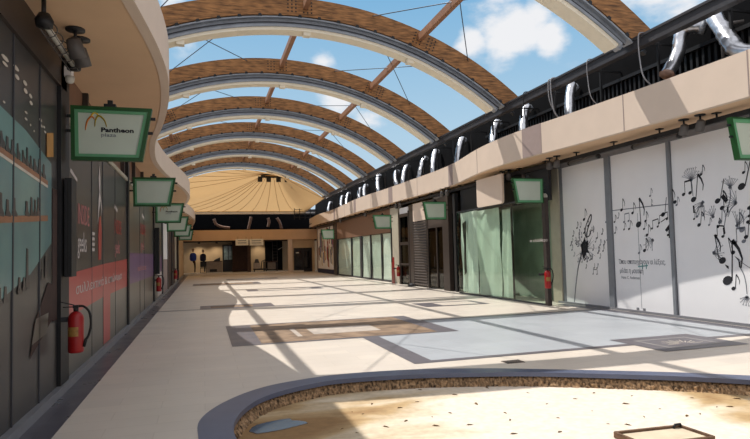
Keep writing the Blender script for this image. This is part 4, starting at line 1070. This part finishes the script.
# cleaning cart and machine right of the pillar
t = thing('service_cart', 'pale service cart with dark top beside the brown back pillar', 'cart', (4.8,53.9,.14))
m = MB(); m.box((4.45,53.7,.45),(5.0,54.1,.95)); m.build('bin', mat('pale_bin', (158,148,140), .6), t)
m = MB(); m.box((4.4,53.65,.28),(5.7,54.15,.42)); m.build('deck', BLACK, t)
m = MB(); m.hexa([(4.5,53.75,.95),(4.95,53.75,.95),(4.95,54.05,.95),(4.5,54.05,.95),(4.6,53.8,1.3),(4.85,53.8,1.3),(4.85,54.0,1.3),(4.6,54.0,1.3)]); m.build('bag', DGREY, t)
m = MB(); m.tube([(5.1,53.9,.4),(5.2,53.9,1.1),(5.5,53.9,1.2)], .04, 8); m.build('push_handle', BLACK, t)
for x, y in ((4.5,53.72),(5.6,53.72),(4.5,54.1),(5.6,54.1)):
    m = MB(); m.tube([(x-.03,y,.25),(x+.03,y,.25)], .11, 12); m.build('wheel', RUBBER, t)
t = thing('work_table', 'dark work table right of the service cart at the back', 'table', (6,54.4,.14))
m = MB(); m.box((5.4,54.2,.98),(6.7,54.9,1.05)); m.build('top', DKBR, t)
m = MB(); m.box((5.8,54.25,.3),(6.5,54.8,.95)); m.build('carton', mat('grey_carton', (120,114,110), .8), t)
for x, y in ((5.45,54.25),(6.65,54.25),(5.45,54.85),(6.65,54.85)):
    m = MB(); m.box((x-.03,y-.03,.14),(x+.03,y+.03,.98)); m.build('leg', BLACK, t)
# downlights of the back recess
for x, lb in ((-.4,'small recessed downlight over the mannequins at the back'),(1.2,'small recessed downlight over the pale counter at the back'),(5.2,'small recessed downlight over the service cart at the back')):
    t = thing('downlight', lb, 'light', (x,56.0,2.9), 'downlights of the back recess')
    m = MB(); m.lathe([(.12,-.04),(.12,.1)], (x,56.0,2.9), 16); m.build('housing', DGREY, t)
    li = bpy.data.lights.new('downlight_lamp', 'SPOT'); lo = bpy.data.objects.new('downlight_lamp', li); COL.objects.link(lo); lo.location = (x,56.0,2.84); lo.rotation_euler = (.35,0,0)
    li.energy = 90; li.spot_size = 2.2; li.spot_blend = .8; li.color = (1,.82,.6); li.shadow_soft_size = .1
# ladder leaning in the dark opening
t = thing('step_ladder', 'step ladder leaning in the dark opening left of the back column', 'ladder', (6.7,55.9,.14))
for dx in (0,.45):
    m = MB(); m.bar((6.4+dx,55.6,.14),(6.5+dx,56.6,2.9), .05, .08); m.build('stile', FIX, t)
for k in range(8):
    z = .45+k*.3; f_ = (z-.14)/2.76
    m = MB(); m.bar((6.4+.1*f_,55.6+f_,z),(6.85+.1*f_,55.6+f_,z), .04, .03); m.build('rung', FIX, t)
m = MB(); m.bar((6.9,55.5,2.15),(7.4,55.5,2.4), .08, .06); tag(m.build('ceiling_lamp', DIFF), 'pale slanted lamp batten in the dark opening at the back', 'light')

# ================================================================== ROOF ARCHES
ACX, ACZ, ART = 2.64, -2.01, 10.78
def arcpt(r, a): return ACX+r*sin(a), ACZ+r*cos(a)
def archband(mb, r0, r1, y0, y1, n=56):
    rm = (r0+r1)/2; a1 = .69-.06*(10.5-rm)/.76; a0 = -.74
    vs = []; f = []
    for k in range(n+1):
        a = a0+(a1-a0)*k/n
        for r, y in ((r0,y0),(r1,y0),(r1,y1),(r0,y1)):
            x, z = arcpt(r, a); vs.append((x,y,z))
    for k in range(n):
        o = 4*k
        for i in range(4): f.append((o+i,o+(i+1) % 4,o+4+(i+1) % 4,o+4+i))
    f.append((0,1,2,3)); f.append((4*n,4*n+3,4*n+2,4*n+1)); mb.add(vs, f)
A0, A1 = -.74, .74
def make_arch(y, label):
    t = thing('roof_arch', label, 'arch', (ACX,y,6), 'timber roof arches over the hall')
    m = MB(); archband(m, ART-.52, ART, y-.11, y+.11); m.build('timber_beam', WOOD, t)
    m = MB(); archband(m, ART-.55, ART-.52, y-.03, y+.16); archband(m, ART-.84, ART-.58, y-.02, y+.16); archband(m, ART-.60, ART-.56, y-.12, y+.16); archband(m, ART-.86, ART-.80, y-.15, y+.16); m.build('steel_gutter', STEEL, t)
    m = MB(); archband(m, ART-.71, ART-.69, y-.05, y); m.build('gutter_lip', DGREY, t)
    m = MB(); archband(m, ART-.95, ART-.86, y-.12, y+.28); m.build('lower_flange', FLANGE, t)
    cp = None
    for k in range(27):
        a = -.7+k*1.4/26
        x, z = arcpt(ART-.54, a)
        m = MB(); c = Vector((x,y-.125,z)); tx = Vector((cos(a),0,-sin(a))); rd = Vector((sin(a),0,cos(a)))
        m.hexa([c-tx*.06-rd*.03,c+tx*.06-rd*.03,c+tx*.06-rd*.03+EY*.1,c-tx*.06-rd*.03+EY*.1,c-tx*.035+rd*.05,c+tx*.035+rd*.05,c+tx*.035+rd*.05+EY*.1,c-tx*.035+rd*.05+EY*.1])
        m.build('clip', BLACK, t)
    for a in (-.16+.16,.36,-.4):
        x, z = arcpt(ART-.26, a); m = MB(); tx = Vector((cos(a),0,-sin(a))); rd = Vector((sin(a),0,cos(a)))
        for i in range(-3,4):
            for j in (-1.5,-.5,.5,1.5):
                if abs(i) < 1: continue
                c = Vector((x,y-.118,z))+tx*i*.11+rd*j*.1
                m.hexa([c-tx*.02-rd*.02,c+tx*.02-rd*.02,c+tx*.02-rd*.02+EY*.02,c-tx*.02-rd*.02+EY*.02,c-tx*.02+rd*.02,c+tx*.02+rd*.02,c+tx*.02+rd*.02+EY*.02,c-tx*.02+rd*.02+EY*.02])
        m.build('bolt_group', BLACK, t)
    for a in (-.33,.02,.34):
        x, z = arcpt(ART-1.0, a); m = MB(); m.box((x-.1,y-.1,z-.05),(x+.1,y+.1,z+.08)); m.build('lamp_box', FLANGE, t)
    return t
AL = ['nearest timber roof arch, only its right foot showing at the top right','second timber roof arch, cut by the top picture edge','third timber roof arch from the camera','fourth timber roof arch from the camera','fifth timber roof arch from the camera','sixth timber roof arch, second from the canopy','farthest timber roof arch, edging the peach canopy']
AY = [15.6+5.12*(k-1) for k in range(7)]; AY[0] = 10.1
base = make_arch(AY[0], AL[0])
for k in range(1, 7): dup(base, (ACX,AY[k],6), AL[k])
# purlins between arches
nm_ = ['first','second','third','fourth','fifth','sixth']
for j, (xp, wd, wl) in enumerate(((2.8,'crown','at the crown'),(6.2,'right','right of the crown'),(-1.5,'left','left of the crown'))):
    zz = ACZ+sqrt((ART-.22)**2-(xp-ACX)**2)
    for k in range(6):
        m = MB(); m.bar((xp,AY[k]+.11,zz),(xp,AY[k+1]-.11,zz), .14, .2); o = m.build('purlin', PURL)
        tag(o, 'brown purlin %s in the %s bay of roof arches from the camera' % (wl, nm_[k]), 'purlin', 'purlins between the arches')
    m = MB(); m.bar((xp,4,zz),(xp,AY[0]-.11,zz), .14, .2)
    tag(m.build('purlin', PURL), 'brown purlin %s reaching towards the camera from the nearest arch' % wl, 'purlin', 'purlins between the arches')
tag(st, 'short timber rafter end poking out above the near left fascia', 'rafter')
# bracing cables, crossing pairs in each bay
for k in range(6):
    for (a, b, side) in ((-.36,-.1,'left'),(.2,.5,'right')):
        for flip in (0,1):
            p = arcpt(ART-.1, a if not flip else b); q = arcpt(ART-.1, b if not flip else a)
            m = MB(); m.tube([(p[0],AY[k]+.1,p[1]),(q[0],AY[k+1]-.1,q[1])], .014, 6)
            tag(m.build('bracing_cable', CABLED), 'thin steel cable %s, crossing pair on the %s of the %s roof bay' % ('rising rightwards' if flip == (side == 'right') else 'falling rightwards', side, nm_[k]), 'cable', 'bracing cables of the roof')

# ================================================================== CANOPY
cv = thing('canopy', 'peach tensile fabric canopy cone over the far end of the hall', 'canopy', (5.5,48,5.6))
ring_c = Vector((5.6,48,8.35)); RR = .9
per = []
for k in range(41):
    a = -.74+1.40*k/40; x, z = arcpt(ART-.97, a); per.append(Vector((x,AY[6]+.45,z)))
ex = arcpt(ART-.9, .66); exl = arcpt(ART-.9, -.74)
for k in range(1,8): t_ = k/8; per.append(Vector((ex[0]+.6*t_,AY[6]+.45+(53.9-AY[6]-.45)*t_,ex[1]+(5.6-ex[1])*t_)))
for k in range(33): t_ = k/32; per.append(Vector((ex[0]+.6-(ex[0]+.6-exl[0]+1.5)*t_,53.9,5.62)))
for k in range(1,8): t_ = k/8; per.append(Vector((exl[0]-1.5*(1-t_),53.9+(AY[6]+.45-53.9)*t_,5.62+(exl[1]-5.62)*t_)))
NPp = len(per); NR = 12; vs = []; f = []
for i, p in enumerate(per):
    d = Vector((p.x-ring_c.x,p.y-ring_c.y)); d.normalize(); inner = ring_c+Vector((d.x*RR,d.y*RR,0))
    for j in range(NR+1):
        s_ = j/NR; q = inner.lerp(p, s_); sag = .55*sin(pi*s_)*(1 if i > 40 else .35); q.z -= sag*(.9 if i > 40 else .5)
        vs.append(q)
for i in range(NPp):
    for j in range(NR):
        a = i*(NR+1)+j; b = ((i+1) % NPp)*(NR+1)+j; f.append((a,b,b+1,a+1))
m = MB(); m.add(vs, f, True)
fab = bpy.data.materials.new('peach_fabric'); fab.use_nodes = True; nt = fab.node_tree; pbs = nt.nodes['Principled BSDF']
tcn = nt.nodes.new('ShaderNodeTexNoise'); tcn.inputs['Scale'].default_value = .8
rpn = nt.nodes.new('ShaderNodeValToRGB'); rpn.color_ramp.elements[0].color = (*lin((206,167,116)),1); rpn.color_ramp.elements[1].color = (*lin((216,180,130)),1)
nt.links.new(tcn.outputs['Fac'], rpn.inputs['Fac']); nt.links.new(rpn.outputs['Color'], pbs.inputs['Base Color']); pbs.inputs['Roughness'].default_value = .8
tl_ = nt.nodes.new('ShaderNodeBsdfTranslucent'); nt.links.new(rpn.outputs['Color'], tl_.inputs['Color'])
mxs = nt.nodes.new('ShaderNodeMixShader'); mxs.inputs[0].default_value = .42; nt.links.new(pbs.outputs[0], mxs.inputs[1]); nt.links.new(tl_.outputs[0], mxs.inputs[2]); nt.links.new(mxs.outputs[0], nt.nodes['Material Output'].inputs['Surface'])
m.build('membrane', fab, cv)
SEAM = mat('seam_tape', (176,138,92), .8)
m = MB()
for i in [4,8,12,16,20,24,28,32,36,40,50,53,56,59,62,65,68,71,74,77]:
    m.tube([vs[i*(NR+1)+j]+Vector((0,0,-.01)) for j in range(NR+1)], .018, 6)
m.build('seams', SEAM, cv)
m = MB(); m.tube([ring_c+Vector((RR*cos(2*pi*k/24),RR*sin(2*pi*k/24),-.05)) for k in range(25)], .09, 8, cap=False); m.build('ring', BLACK, cv)
m = MB(); m.lathe([(RR,.0),(RR*.5,.25),(0.02,.35)], ring_c, 20); m.build('ring_cap', fab, cv)
for (dx, lb) in ((-.75,'black floodlight pair hanging under the canopy ring, left'),(.75,'black floodlight pair hanging under the canopy ring, right')):
    t = thing('floodlight', lb, 'floodlight', (5.6+dx,47.3,7.7))
    m = MB(); m.box((5.6+dx-.5,47.2,8.0),(5.6+dx+.5,47.4,8.1)); m.build('crossbar', BLACK, t)
    for q in (-.35,.35):
        m = MB(); m.box((5.6+dx+q-.18,47.1,7.66),(5.6+dx+q+.18,47.35,7.98)); m.build('lamp_head', BLACK, t)
    m = MB(); m.box((5.6+dx-.03,47.27,8.1),(5.6+dx+.03,47.33,8.4)); m.build('hanger', BLACK, t)
m = MB(); m.box((7.05,47.2,7.2),(7.2,47.35,7.75)); tag(m.build('hanging_banner_weight', FLANGE), 'small cream box dangling at the right of the canopy ring', 'box')

# ================================================================== LIGHT + SKY
sun = bpy.data.lights.new('sun', 'SUN'); so = bpy.data.objects.new('sun', sun); COL.objects.link(so)
d = Vector((.365,-.40,-1)).normalized()
so.rotation_euler = d.to_track_quat('-Z', 'Y').to_euler(); sun.energy = 4.4; sun.angle = .009; sun.color = (1,.96,.9)
w = bpy.data.worlds.new('sky'); scene.world = w; w.use_nodes = True; nt = w.node_tree
bg = nt.nodes['Background']; tc = nt.nodes.new('ShaderNodeTexCoord')
sp = nt.nodes.new('ShaderNodeSeparateXYZ'); nt.links.new(tc.outputs['Generated'], sp.inputs[0])
rp = nt.nodes.new('ShaderNodeValToRGB'); e = rp.color_ramp.elements
e[0].position = 0; e[0].color = (*lin((206,220,230)),1); e[1].position = .8; e[1].color = (*lin((120,164,208)),1)
x = e.new(.2); x.color = (*lin((176,208,230)),1); x = e.new(.42); x.color = (*lin((126,180,220)),1)
nt.links.new(sp.outputs['Z'], rp.inputs['Fac'])
no = nt.nodes.new('ShaderNodeTexNoise'); no.inputs['Scale'].default_value = 11; no.inputs['Detail'].default_value = 8; no.inputs['Roughness'].default_value = .55
mpn = nt.nodes.new('ShaderNodeMapping'); mpn.inputs['Scale'].default_value = (1,1,1.8); nt.links.new(tc.outputs['Generated'], mpn.inputs[0]); nt.links.new(mpn.outputs[0], no.inputs['Vector'])
acc = None
def blob(x, y, r, amp):
    global acc
    dv = ray(x, y).normalized()
    vd = nt.nodes.new('ShaderNodeVectorMath'); vd.operation = 'DISTANCE'; nt.links.new(tc.outputs['Generated'], vd.inputs[0]); vd.inputs[1].default_value = dv
    mr = nt.nodes.new('ShaderNodeMapRange'); mr.interpolation_type = 'SMOOTHSTEP'; mr.inputs['From Min'].default_value = 0; mr.inputs['From Max'].default_value = r; mr.inputs['To Min'].default_value = amp; mr.inputs['To Max'].default_value = 0
    nt.links.new(vd.outputs['Value'], mr.inputs['Value'])
    if acc is None: acc = mr.outputs[0]
    else:
        ad = nt.nodes.new('ShaderNodeMath'); ad.operation = 'MAXIMUM'; nt.links.new(acc, ad.inputs[0]); nt.links.new(mr.outputs[0], ad.inputs[1]); acc = ad.outputs[0]
for b in ((512,26,.105,.62),(550,40,.06,.5),(475,42,.055,.45),(505,-6,.07,.5),(530,12,.07,.5),(340,100,.07,.42),(365,128,.06,.4),(322,62,.04,.25),(575,72,.05,.25),(700,-60,.25,.5),(620,2,.06,.35),(170,0,.06,.45),(185,45,.05,.3),(150,-150,.4,.4),(300,-250,.3,.45)):
    blob(*b)
ad = nt.nodes.new('ShaderNodeMath'); nt.links.new(no.outputs['Fac'], ad.inputs[0]); nt.links.new(acc, ad.inputs[1])
cr = nt.nodes.new('ShaderNodeMapRange'); cr.interpolation_type = 'SMOOTHSTEP'; cr.inputs['From Min'].default_value = .68; cr.inputs['From Max'].default_value = 1.0
nt.links.new(ad.outputs[0], cr.inputs['Value'])
mx = nt.nodes.new('ShaderNodeMix'); mx.data_type = 'RGBA'; nt.links.new(cr.outputs[0], mx.inputs[0]); nt.links.new(rp.outputs['Color'], mx.inputs[6]); mx.inputs[7].default_value = (*lin((240,241,244)),1)
# unseen bright overcast, added behind the camera and towards the zenith as neutral fill
hz = nt.nodes.new('ShaderNodeMapRange'); hz.interpolation_type = 'SMOOTHSTEP'; hz.inputs['From Min'].default_value = .5; hz.inputs['From Max'].default_value = .8
nt.links.new(sp.outputs['Z'], hz.inputs['Value'])
hy = nt.nodes.new('ShaderNodeMapRange'); hy.interpolation_type = 'SMOOTHSTEP'; hy.inputs['From Min'].default_value = .1; hy.inputs['From Max'].default_value = -.4
nt.links.new(sp.outputs['Y'], hy.inputs['Value'])
hm = nt.nodes.new('ShaderNodeMath'); hm.operation = 'MAXIMUM'; nt.links.new(hz.outputs[0], hm.inputs[0]); nt.links.new(hy.outputs[0], hm.inputs[1])
mx2 = nt.nodes.new('ShaderNodeMix'); mx2.data_type = 'RGBA'; nt.links.new(hm.outputs[0], mx2.inputs[0]); nt.links.new(mx.outputs[2], mx2.inputs[6]); mx2.inputs[7].default_value = (.86,.86,.90,1)
nt.links.new(mx2.outputs[2], bg.inputs['Color']); bg.inputs['Strength'].default_value = 1.0

vs_ = scene.view_settings
vs_.view_transform = 'Standard'; vs_.look = 'None'; vs_.exposure = 0; vs_.gamma = 1; vs_.use_curve_mapping = False
bpy.context.view_layer.update()
